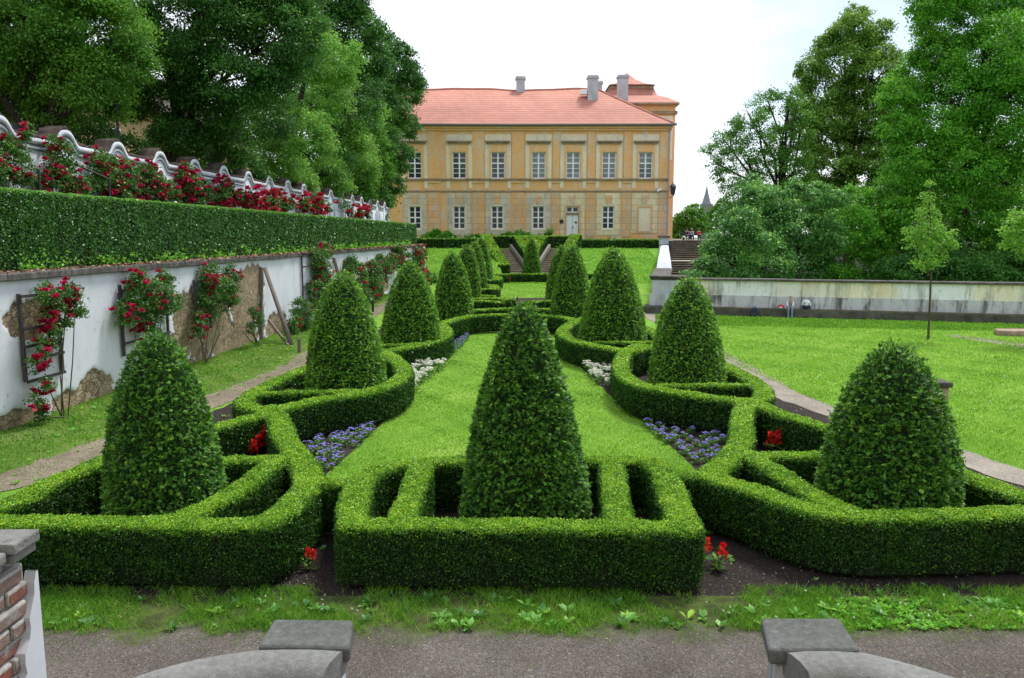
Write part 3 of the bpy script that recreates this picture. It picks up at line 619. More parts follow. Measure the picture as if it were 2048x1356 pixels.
# ------------------------------------------------------------------ left retaining wall
WL = 9.82; CAPZ = 2.82
def left_wall():
    root = thing('retaining_wall', 'long white rendered retaining wall with peeling plaster and stone coping at left', 'wall', W(WL, 30))
    s = np.concatenate([np.arange(6, 34, 0.055), np.arange(34, 62.05, 0.22)]); z = np.arange(0, CAPZ-0.12, 0.055)
    SS, ZZ_ = np.meshgrid(s, z, indexing='ij')
    # where the plaster has come off: patches along the wall, ragged by noise
    pk = np.zeros(SS.shape)
    def patch_px(px, py, rx, ry):
        # rx, ry metres; the pixel is met with the wall plane
        d = ray(px, py); A = np.array([[d[0], -VD[0]], [d[1], -VD[1]]]); b_ = -VN*WL
        t, s_ = np.linalg.solve(A, b_); zc = CAM_H + t*d[2]
        return np.exp(-(((SS-s_)/rx)**2 + ((ZZ_-zc)/ry)**2)*0.9)
    for a in [(60,640,0.75,0.45),(110,600,0.55,0.22),(105,600,1.0,0.15),(190,775,0.75,0.42),(140,800,0.7,0.25),(20,845,0.9,0.22),(370,640,0.9,0.9),(430,640,1.3,1.0),(490,600,1.6,1.1),(505,560,1.2,0.6),(470,680,2.2,0.7),(440,590,1.3,0.6),(360,690,0.9,0.5),(560,690,1.6,0.35),(400,690,0.8,0.6),(550,650,1.2,0.5),(520,640,0.4,0.9),(720,560,1.0,0.8),(250,790,0.5,0.2)]:
        pk = np.maximum(pk, patch_px(*a))
    for s_, zc, rx, ry in [(8.6,0.3,1.2,0.5),(10.5,1.9,0.5,0.5),(46,0.5,2.0,0.4),(52,1.2,1.6,0.8),(39,0.4,3,0.4)]:
        pk = np.maximum(pk, np.exp(-(((SS-s_)/rx)**2+((ZZ_-zc)/ry)**2)*0.9))
    pk = np.maximum(pk, 0.75*np.exp(-(ZZ_/0.20)**2)*(0.6+0.5*vnoise(SS, ZZ_, 0.8, 2)))
    rag = 0.16*vnoise(SS, ZZ_, 3.0, 1.0) + 0.10*vnoise(SS, ZZ_, 9.0, 4.0) + 0.06*vnoise(SS, ZZ_, 23.0, 6.0)
    f = pk + rag
    off = 0.035/(1+np.exp((f-0.5)*60))                     # plaster stands 3.5 cm proud of the stones
    V = np.stack([VD[0]*SS - VN[0]*(WL-off), VD[1]*SS - VN[1]*(WL-off), ZZ_], -1).reshape(-1, 3)
    nz_ = len(z); F = [(i*nz_+j, i*nz_+j+1, (i+1)*nz_+j+1, (i+1)*nz_+j) for i in range(len(s)-1) for j in range(nz_-1)]
    m, t, b = new_mat('peeling_plaster')
    at = t.nodes.new("ShaderNodeAttribute"); at.attribute_name = 'bare'
    th = t.nodes.new("ShaderNodeMapRange"); th.inputs[1].default_value = 0.47; th.inputs[2].default_value = 0.53; t.links.new(at.outputs['Fac'], th.inputs[0])
    n1 = noise(t, 1.3, 6, 0.65, stretch=(1,1,0.4)); r1 = ramp(t, [(0.25, (0.45,0.48,0.53)), (0.45, (0.65,0.68,0.73)), (0.7, (0.74,0.76,0.79))]); t.links.new(n1.outputs['Fac'], r1.inputs['Fac'])
    n4 = noise(t, 7, 8, 0.75); r4 = ramp(t, [(0.30, (0.60,0.60,0.58)), (0.42, (1,1,1))]); t.links.new(n4.outputs['Fac'], r4.inputs['Fac'])
    plaster = mixc(t, 1.0, r1.outputs['Color'], r4.outputs['Color'], 'MULTIPLY')
    co = t.nodes.new("ShaderNodeTexCoord"); wv = noise(t, 3.5, 3, 0.5)
    dist = t.nodes.new("ShaderNodeVectorMath"); dist.operation = 'MULTIPLY_ADD'; dist.inputs[1].default_value = (0.25,0.25,0.25)
    t.links.new(wv.outputs['Color'], dist.inputs[0]); t.links.new(co.outputs['Object'], dist.inputs[2])
    mp_ = t.nodes.new("ShaderNodeMapping"); mp_.inputs['Scale'].default_value = (6.0,6.0,9.0); t.links.new(dist.outputs[0], mp_.inputs['Vector'])
    vo = t.nodes.new("ShaderNodeTexVoronoi"); vo.feature = 'DISTANCE_TO_EDGE'; vo.inputs['Scale'].default_value = 1.0; t.links.new(mp_.outputs[0], vo.inputs['Vector'])
    vc = t.nodes.new("ShaderNodeTexVoronoi"); vc.inputs['Scale'].default_value = 1.0; t.links.new(mp_.outputs[0], vc.inputs['Vector'])
    sp = t.nodes.new("ShaderNodeSeparateColor"); t.links.new(vc.outputs['Color'], sp.inputs[0])
    rs = ramp(t, [(0.0, (0.20,0.155,0.105)), (0.4, (0.36,0.29,0.19)), (0.75, (0.47,0.39,0.27)), (1.0, (0.31,0.21,0.155))]); t.links.new(sp.outputs[0], rs.inputs['Fac'])
    re = ramp(t, [(0.0, (0.42,0.40,0.36)), (0.10, (1,1,1))]); t.links.new(vo.outputs['Distance'], re.inputs['Fac'])
    n5 = noise(t, 5, 8, 0.7); r5 = ramp(t, [(0.35, (0.66,0.62,0.58)), (0.65, (1.1,1.08,1.0))]); t.links.new(n5.outputs['Fac'], r5.inputs['Fac'])
    stone = mixc(t, 1.0, mixc(t, 1.0, rs.outputs['Color'], re.outputs['Color'], 'MULTIPLY'), r5.outputs['Color'], 'MULTIPLY')
    # upper bare parts still carry an earth-coloured undercoat
    n6 = noise(t, 0.9, 5, 0.6); r6 = ramp(t, [(0.46, (0,0,0)), (0.54, (1,1,1))]); t.links.new(n6.outputs['Fac'], r6.inputs['Fac'])
    under = mixc(t, 1.0, (0.37,0.29,0.19), r5.outputs['Color'], 'MULTIPLY')
    stone = mixc(t, r6.outputs['Color'], stone, under)
    t.links.new(mixc(t, th.outputs[0], plaster, stone), b.inputs['Base Color']); b.inputs['Roughness'].default_value = 0.93
    hm = t.nodes.new("ShaderNodeMath"); hm.operation = 'MULTIPLY'; t.links.new(re.outputs['Color'], hm.inputs[0]); t.links.new(th.outputs[0], hm.inputs[1])
    bump(t, b, hm.outputs[0], 0.8, 0.03)
    np_mesh('plaster_face', V, F, m, root, {'bare': np.clip(f, 0, 1).ravel()})
    c = MB(); cs = np.arange(6, 62.3, 1.9)
    for i in range(len(cs)-1):
        a, b_ = W(WL+0.10, cs[i]+0.006), W(WL+0.10, cs[i+1]-0.006)
        dz = rng.normal(0, 0.006)
        c.bar((a[0],a[1],CAPZ-0.06+dz), (b_[0],b_[1],CAPZ-0.06+dz), 0.46, 0.135)
    c.build('coping', M['cap_stone'], root, bevel=0.02)
    e = W(WL, 62.05); MB().bar(W(WL-0.03, 62.0, 1.35), W(WL+0.5, 62.0, 1.35), 0.12, 2.7).build('end_pier', M['white_render'], root)
left_wall()
# leaf litter strip and tall hedge on the terrace
tag(MB().prism([tuple(W(L_, s_)[:2]) for L_, s_ in ((9.95,5),(9.95,62),(10.9,62),(10.9,5))], TZ-0.02, TZ+0.012).build('leaf_litter', M['litter']), kind='stuff')
lit = 7000; s_ = 8+54*rng.random(lit)**1.6; L_ = rng.uniform(9.62, 10.35, lit)
pos = (VD[None]*s_[:, None] - VN[None]*L_[:, None]); zl = np.where(L_ < 10.02, CAPZ+0.014, TZ+0.03)
V, F = leaf_quads(np.column_stack([pos, zl + rng.uniform(0, 0.03, lit)]), rng.normal(size=(lit, 3))*np.array((1,1,0.2)), rng.normal(size=(lit, 3))*0.4+np.array((0,0,1.0)), 0.0035*s_+0.01, 0.0022*s_+0.006)
M['dry_leaf'] = leaf_mat('dry_leaf', [(0.0, (0.10,0.045,0.025)), (0.6, (0.30,0.15,0.09)), (1.0, (0.48,0.30,0.18))], 0)
tag(np_mesh('fallen_leaves', V, F, M['dry_leaf'], None, {'rnd': np.repeat(rng.random(lit), 4)}), kind='stuff')
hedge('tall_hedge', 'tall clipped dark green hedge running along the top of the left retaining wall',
      [(np.array([W(10.98, 6), W(10.98, 61.5)]), 0.55)], h=1.64, cell=0.10, z0=TZ, mat='hornbeam', top_lit_young=0.32, cov=1.9, base_gap=0.05, aspect=0.7)
nw = 4200; s_ = 8+50*rng.random(nw)**1.7; k = vnoise(s_, s_*0, 1.3, 2.0)+rng.normal(0, 0.4, nw) > 0.1; s_ = s_[k]; nw = len(s_)
pos = VD[None]*s_[:, None] - VN[None]*(10.33-np.abs(rng.normal(0, 0.09, nw)))[:, None]
V, F = leaf_quads(np.column_stack([pos, TZ+0.02+np.abs(rng.normal(0, 0.16, nw))]), unit(rng.normal(size=(nw, 3))+np.array((0.4,0,0.5))), rng.normal(size=(nw, 3))+np.array((0.3,0,0.8)), 0.0038*s_+0.015, 0.0027*s_+0.01)
tag(np_mesh('hedge_foot_weeds', V, F, M['bright'], None, {'rnd': np.repeat(np.clip(rng.normal(0.6, 0.2, nw), 0, 1), 4)}), kind='stuff')

# ------------------------------------------------------------------ upper white wall with waved top
UL = 13.0; PITCHW = 0.1977*UL
def upper_wall():
    root = thing('garden_wall', 'white garden wall with a row of rounded gablets and old tile coping behind the roses', 'wall', W(UL, 35, TZ))
    s0 = on_wall(127, 245, UL)[1] - 6*PITCHW                                     # a gablet stands at s0 + k*PITCHW
    zt = lambda s: 5.94 - 0.004*(s-20)
    def dome(s):
        u = np.abs(((s - s0 + PITCHW/2) % PITCHW) - PITCHW/2)
        return np.where(u < 0.36, 0.32*np.sqrt(np.clip(1-(u/0.375)**2, 0, 1))+0.05, 0.14*np.exp(-((u-0.36)/0.10)**2))
    s = np.arange(6, 64, 0.06); top = zt(s) + dome(s)
    def slab(name, mat, Lf, Lb, zlo, zhi, smooth=False):
        n = len(s); a = VD[None]*s[:, None]
        f = a - VN[None]*Lf; bk = a - VN[None]*Lb; lo = zlo if hasattr(zlo, '__len__') else np.full(n, zlo); hi = zhi if hasattr(zhi, '__len__') else np.full(n, zhi)
        V = np.concatenate([np.column_stack([f, lo]), np.column_stack([f, hi]), np.column_stack([bk, hi]), np.column_stack([bk, lo])])
        F = []
        for q in range(4):
            q2 = (q+1) % 4
            F += [(q*n+i, q*n+i+1, q2*n+i+1, q2*n+i) for i in range(n-1)]
        np_mesh(name, V, F, mat, root, smooth=smooth)
    slab('wall_body', M['white_render'], UL, UL+0.34, TZ-0.02, top)
    slab('cornice_band', M['white_render'], UL-0.07, UL-0.001, top-0.14, top+0.012)
    slab('cornice_fillet', M['white_render'], UL-0.04, UL-0.002, top-0.27, top-0.20)
    nn = 0.05*vnoise(s*3, s*0, 2.2, 1.0) + 0.03*np.sin(s*22)
    slab('tile_coping', M['tile_old'], UL-0.02, UL+0.50, top+0.016, top+0.10+nn*0.8)
    rt = MB()
    for k in range(-2, 22):
        sk = s0 + k*PITCHW
        if sk < 6.5 or sk > 63: continue
        for j in range(3): rt.tube([W(UL+0.05+0.16*j, sk-0.16, zt(sk)+0.34), W(UL+0.05+0.16*j, sk, zt(sk)+0.41), W(UL+0.05+0.16*j, sk+0.16, zt(sk)+0.34)], 0.055, 7)
        p = MB(); p.bar(W(UL-0.03, sk, TZ), W(UL-0.03, sk, zt(sk)-0.36), 0.06, 0.56, up=tuple(VD)+(0,)); p.build('pilaster', M['white_render'], root)
        q = MB(); 
        for da in (-1, 1): q.bar(W(UL-0.02, sk+da*(PITCHW/2-0.55), TZ+0.5), W(UL-0.02, sk+da*(PITCHW/2-0.55), zt(sk)-0.55), 0.04, 0.07, up=tuple(VD)+(0,))
        q.build('panel_moulding', M['white_render'], root)
    rt.build('ridge_tiles', M['tile_old'], root)
upper_wall()

# ------------------------------------------------------------------ right boundary wall, its corner and the stair wall
RC, RE = G(1300, 627), G(2048, 648); RD = (RE-RC)/np.linalg.norm(RE-RC); RN = np.array((RD[1], -RD[0], 0))     # RN points to the camera
def RW(s, out=0.0, z=0.0): q = RC + RD*s + RN*out; return np.array((q[0], q[1], z))
M['right_wall'] = (lambda: None)()
def stained_wall(name, base, stain, dark):
    m, t, b = new_mat(name)
    n1 = noise(t, 1.1, 6, 0.65, stretch=(1,1,0.5)); r1 = ramp(t, [(0.3, stain), (0.5, base), (0.7, tuple(c*1.06 for c in base))]); t.links.new(n1.outputs['Fac'], r1.inputs['Fac'])
    n2 = noise(t, 1.5, 7, 0.72, stretch=(1.6,1.6,0.28)); r2 = ramp(t, [(0.36, (0,0,0)), (0.50, (1,1,1))]); t.links.new(n2.outputs['Fac'], r2.inputs['Fac'])
    c = mixc(t, r2.outputs['Color'], dark, r1.outputs['Color'])
    n3 = noise(t, 9, 8, 0.75); r3 = ramp(t, [(0.3, (0.6,0.6,0.6)), (0.45, (1,1,1))]); t.links.new(n3.outputs['Fac'], r3.inputs['Fac'])
    t.links.new(mixc(t, 1.0, c, r3.outputs['Color'], 'MULTIPLY'), b.inputs['Base Color']); b.inputs['Roughness'].default_value = 0.93
    bump(t, b, n3.outputs['Fac'], 0.4, 0.01); return m
M['right_wall'] = stained_wall('cream_wall_render', (0.80,0.78,0.69), (0.72,0.55,0.32), (0.38,0.37,0.33))
M['right_plinth'] = stained_wall('grimy_plinth', (0.58,0.59,0.61), (0.30,0.30,0.30), (0.12,0.115,0.105))
M['ledge'] = nmat('dark_damp_stone', [(0.3, (0.06,0.056,0.05)), (0.7, (0.15,0.14,0.125))], 3, 0.9, 0.5, 0.02, second=(0.8, (0.7,0.7,0.62), (1,1,1)))
M['moss'] = nmat('mossy_ledge_top', [(0.35, (0.065,0.060,0.022)), (0.55, (0.15,0.125,0.045)), (0.7, (0.23,0.21,0.17))], 2.2, 0.95, 0.6, 0.02)
M['panel_cream'] = stained_wall('cream_panel', (0.85,0.79,0.62), (0.76,0.57,0.30), (0.44,0.42,0.36))
M['panel_white'] = stained_wall('white_panel', (0.84,0.86,0.86), (0.74,0.74,0.72), (0.42,0.41,0.38))
def right_wall():
    root = thing('boundary_wall', 'long low stained cream wall with dark stone ledge across the right lawn', 'wall', RW(6))
    end = 24.0; ux = (RD[0], RD[1], 0)
    def slabr(m, s0, s1, o0, o1, z0, z1):
        a, b, c, d = RW(s0,o0), RW(s1,o0), RW(s1,o1), RW(s0,o1); return m.prism([tuple(a[:2]),tuple(b[:2]),tuple(c[:2]),tuple(d[:2])], z0, z1)
    slabr(MB(), 0, end, -0.95, -0.55, 0, 1.52).build('wall_body', M['right_wall'], root)
    slabr(MB(), -0.03, end, -0.55, -0.48, 0.3, 0.86).build('plinth', M['right_plinth'], root)
    m = MB(); n = int(end/2.0)
    for i in range(n): slabr(m, i*2.0+0.006-0.08, (i+1)*2.0-0.006-0.08, -1.05, -0.42, 1.52, 1.62+rng.normal(0, 0.004))
    m.build('coping', M['cap_stone'], root, bevel=0.03)
    slabr(MB(), 0.9, end, -0.48, 0.0, 0, 0.34).build('ledge', M['ledge'], root, bevel=0.02)
    slabr(MB(), 0.9, end, -0.47, -0.02, 0.342, 0.352).build('ledge_moss', M['moss'], root)
    bays = (2.6, 5.4, 7.2, 10.2, 13.0, 15.6, 18.6, 21.4)
    for k, (sa, sb) in enumerate(zip((1.6,)+bays, bays+(24,))):
        slabr(MB(), sa+0.225, sb-0.005, -0.549, -0.537, 0.864, 1.516).build('panel', M[('panel_cream', 'panel_white', 'right_wall', 'panel_cream', 'panel_white', 'panel_cream', 'right_wall')[k % 7]], root)
    for s_ in bays:
        slabr(MB(), s_, s_+0.22, -0.549, -0.515, 0.862, 1.518).build('pilaster', M['right_wall'], root)
right_wall()
def stair_wall():
    root = thing('stair_wall', 'white plastered ramp wall with a corner pier and scroll end climbing the bank at right', 'wall', RC)
    a = RW(0, -0.55)
    m = MB(); m.prism([tuple(RW(0.0,-0.44)[:2]), tuple(RW(1.5,-0.44)[:2]), tuple(RW(1.5,-1.2)[:2]), tuple(RW(0.0,-1.2)[:2])], 0.34, 1.50); m.build('corner_pier', M['white_render'], root, bevel=0.02)
    m = MB(); m.prism([tuple(RW(-0.12,-0.30)[:2]), tuple(RW(1.6,-0.30)[:2]), tuple(RW(1.6,-1.3)[:2]), tuple(RW(-0.12,-1.3)[:2])], 1.63, 1.70); m.build('pier_cap', M['cap_stone'], root, bevel=0.02)
    m = MB(); m.prism([tuple(RW(-0.08,-0.36)[:2]), tuple(RW(1.6,-0.36)[:2]), tuple(RW(1.6,-1.25)[:2]), tuple(RW(-0.08,-1.25)[:2])], 0.345, 0.86); m.build('pier_plinth', M['right_plinth'], root)
    m = MB(); m.prism([tuple(RW(-0.35,0.05)[:2]), tuple(RW(0.88,0.05)[:2]), tuple(RW(0.88,-1.3)[:2]), tuple(RW(-0.35,-1.3)[:2])], 0, 0.33); m.build('pier_step', M['ledge'], root, bevel=0.03)
    # flat capped wall back from the pier, then a white scroll rising to the upper pier
    line = lambda y: float(P(1322+min(6, (y-37)), 540, y)[0])
    m = MB(); m.bar((line(36.6), 36.6, 0.8), (line(44), 44, 0.8), 0.5, 1.6); m.build('low_wall', M['white_render'], root)
    m = MB(); m.bar((line(36.4), 36.4, 1.665), (line(43.2), 43.2, 1.70), 0.92, 0.10); m.build('low_wall_coping', M['cap_stone'], root, bevel=0.02)
    pts = [(43.2, 1.72, 0.42), (44.0, 1.95, 0.40), (45.2, 2.25, 0.36), (46.6, 2.50, 0.32), (48.5, 2.72, 0.28), (50.6, 2.85, 0.27), (53, 2.9, 0.27)]
    V = []; F = []; n = len(pts)
    for y, z, hw_ in pts: xx = line(y); V += [(xx-hw_,y,-0.01),(xx+hw_,y,-0.01),(xx+hw_,y,z-0.05),(xx+hw_*0.6,y,z),(xx-hw_*0.6,y,z),(xx-hw_,y,z-0.05)]
    for i in range(n-1):
        for k in range(6): F.append((i*6+k, i*6+(k+1) % 6, (i+1)*6+(k+1) % 6, (i+1)*6+k))
    F.append(tuple(range(6))); F.append(tuple((n-1)*6+k for k in range(5, -1, -1)))
    MB().add(V, F).build('scroll', M['white_render'], root)
    m = MB(); m.bar((line(53.7), 53.7, 1.4), (line(70), 70, 1.8), 0.5, 3.2); m.build('ramp_wall', M['white_render'], root)
    xx = line(53); m = MB(); m.box(xx-0.27, xx+0.27, 53.01, 53.6, -0.01, 3.38); m.build('top_pier', M['white_render'], root, bevel=0.02)
    m = MB(); m.box(xx-0.36, xx+0.36, 52.9, 53.7, 3.385, 3.50); m.build('top_pier_cap', M['cap_stone'], root, bevel=0.02)
    m = MB(); m.box(xx-0.36, xx+0.36, 52.88, 53.0, 2.86, 2.95); m.build('pier_band', M['cap_stone'], root, bevel=0.015)
stair_wall()

# ------------------------------------------------------------------ the palace
FX = lambda px: float(P(px, 365, FAC)[0])
FZ = lambda py: float(P(1024, py, FAC)[2])
def plaster(name, base, stain, grime, joints=0.0):
    m, t, b = new_mat(name)
    n1 = noise(t, 0.55, 6, 0.7, stretch=(1,1,0.6)); r1 = ramp(t, [(0.32, stain), (0.52, base), (0.72, tuple(c*1.08 for c in base))]); t.links.new(n1.outputs['Fac'], r1.inputs['Fac'])
    n2 = noise(t, 0.9, 8, 0.75, stretch=(1.3,1.3,0.5)); r2 = ramp(t, [(0.34, (0,0,0)), (0.50, (1,1,1))]); t.links.new(n2.outputs['Fac'], r2.inputs['Fac'])
    c = mixc(t, r2.outputs['Color'], grime, r1.outputs['Color'])
    n3 = noise(t, 5, 8, 0.75); r3 = ramp(t, [(0.3, (0.8,0.8,0.8)), (0.5, (1.02,1.02,1.02))]); t.links.new(n3.outputs['Fac'], r3.inputs['Fac'])
    c = mixc(t, 1.0, c, r3.outputs['Color'], 'MULTIPLY')
    if joints:
        co = t.nodes.new("ShaderNodeTexCoord"); sx = t.nodes.new("ShaderNodeSeparateXYZ"); cx = t.nodes.new("ShaderNodeCombineXYZ")
        t.links.new(co.outputs['Object'], sx.inputs[0]); t.links.new(sx.outputs[0], cx.inputs[0]); t.links.new(sx.outputs[2], cx.inputs[1])
        bk = t.nodes.new("ShaderNodeTexBrick"); bk.inputs['Scale'].default_value = 1.0; bk.inputs['Brick Width'].default_value = 1.5; bk.inputs['Row Height'].default_value = 0.62
        bk.inputs['Mortar Size'].default_value = 0.02; bk.inputs['Color1'].default_value = (1,1,1,1); bk.inputs['Color2'].default_value = (0.84,0.83,0.82,1); bk.inputs['Mortar'].default_value = (0.5,0.46,0.42,1)
        t.links.new(cx.outputs[0], bk.inputs['Vector']); c = mixc(t, joints, c, mixc(t, 1.0, c, bk.outputs['Color'], 'MULTIPLY'))
    t.links.new(c, b.inputs['Base Color']); b.inputs['Roughness'].default_value = 0.9; b.inputs['Specular IOR Level'].default_value = 0.2
    return m
M['ochre'] = plaster('ochre_render', (0.82,0.455,0.19), (0.79,0.54,0.31), (0.68,0.60,0.47))
M['ochre_low'] = plaster('faded_ochre_render', (0.80,0.47,0.235), (0.74,0.55,0.37), (0.58,0.55,0.49), 0.8)
M['cream'] = plaster('cream_render', (0.84,0.74,0.55), (0.80,0.62,0.42), (0.64,0.61,0.55))
M['sand'] = plaster('sandstone_blocks', (0.72,0.63,0.48), (0.66,0.58,0.46), (0.50,0.49,0.47), 1.0)
M['sand_pale'] = plaster('pale_sandstone_blocks', (0.85,0.74,0.50), (0.81,0.64,0.38), (0.66,0.60,0.48), 1.0)
M['hood'] = nmat('weathered_hood_stone', [(0.3, (0.20,0.145,0.095)), (0.7, (0.40,0.30,0.19))], 2, 0.9, 0.3)
def roof_mat(name, a, b_, c):
    m, t, b = new_mat(name)
    co = t.nodes.new("ShaderNodeTexCoord"); sx = t.nodes.new("ShaderNodeSeparateXYZ"); cx = t.nodes.new("ShaderNodeCombineXYZ"); ad = t.nodes.new("ShaderNodeMath")
    t.links.new(co.outputs['Object'], sx.inputs[0]); t.links.new(sx.outputs[0], ad.inputs[0]); t.links.new(sx.outputs[1], ad.inputs[1]); t.links.new(ad.outputs[0], cx.inputs[0]); t.links.new(sx.outputs[2], cx.inputs[1])
    bk = t.nodes.new("ShaderNodeTexBrick"); bk.inputs['Scale'].default_value = 1.0; bk.inputs['Brick Width'].default_value = 0.28; bk.inputs['Row Height'].default_value = 0.30
    bk.inputs['Mortar Size'].default_value = 0.022; bk.inputs['Color1'].default_value = (*a, 1); bk.inputs['Color2'].default_value = (*b_, 1); bk.inputs['Mortar'].default_value = (*c, 1)
    t.links.new(cx.outputs[0], bk.inputs['Vector'])
    n1 = noise(t, 0.25, 5, 0.6); r1 = ramp(t, [(0.3, (0.82,0.80,0.80)), (0.7, (1.08,1.06,1.06))]); t.links.new(n1.outputs['Fac'], r1.inputs['Fac'])
    t.links.new(mixc(t, 1.0, bk.outputs['Color'], r1.outputs['Color'], 'MULTIPLY'), b.inputs['Base Color']); b.inputs['Roughness'].default_value = 0.8
    bump(t, b, bk.outputs['Fac'], 0.3, 0.03); return m
M['roof'] = roof_mat('salmon_roof_tile', (0.50,0.205,0.145), (0.58,0.25,0.18), (0.24,0.095,0.07))
M['chimney'] = nmat('chimney_render', [(0.3, (0.36,0.37,0.40)), (0.7, (0.56,0.56,0.58))], 1.2, 0.9, 0.3)
M['gutter'] = flat('gutter_metal', (0.13,0.125,0.12), 0.5)
M['pipe'] = flat('zinc_pipe', (0.36,0.38,0.42), 0.45)
def glass(name, c):
    m, t, b = new_mat(name); n = noise(t, 0.9, 3, 0.5); r_ = ramp(t, [(0.35, tuple(x*0.6 for x in c)), (0.65, c)]); t.links.new(n.outputs['Fac'], r_.inputs['Fac'])
    t.links.new(r_.outputs['Color'], b.inputs['Base Color']); b.inputs['Roughness'].default_value = 0.12; b.inputs['Specular IOR Level'].default_value = 0.6; return m
M['glass'] = glass('window_glass', (0.045,0.055,0.075)); M['glass_pale'] = glass('window_glass_pale', (0.20,0.235,0.255))  # second pane is a lighter copy: sky reflection put into its colour

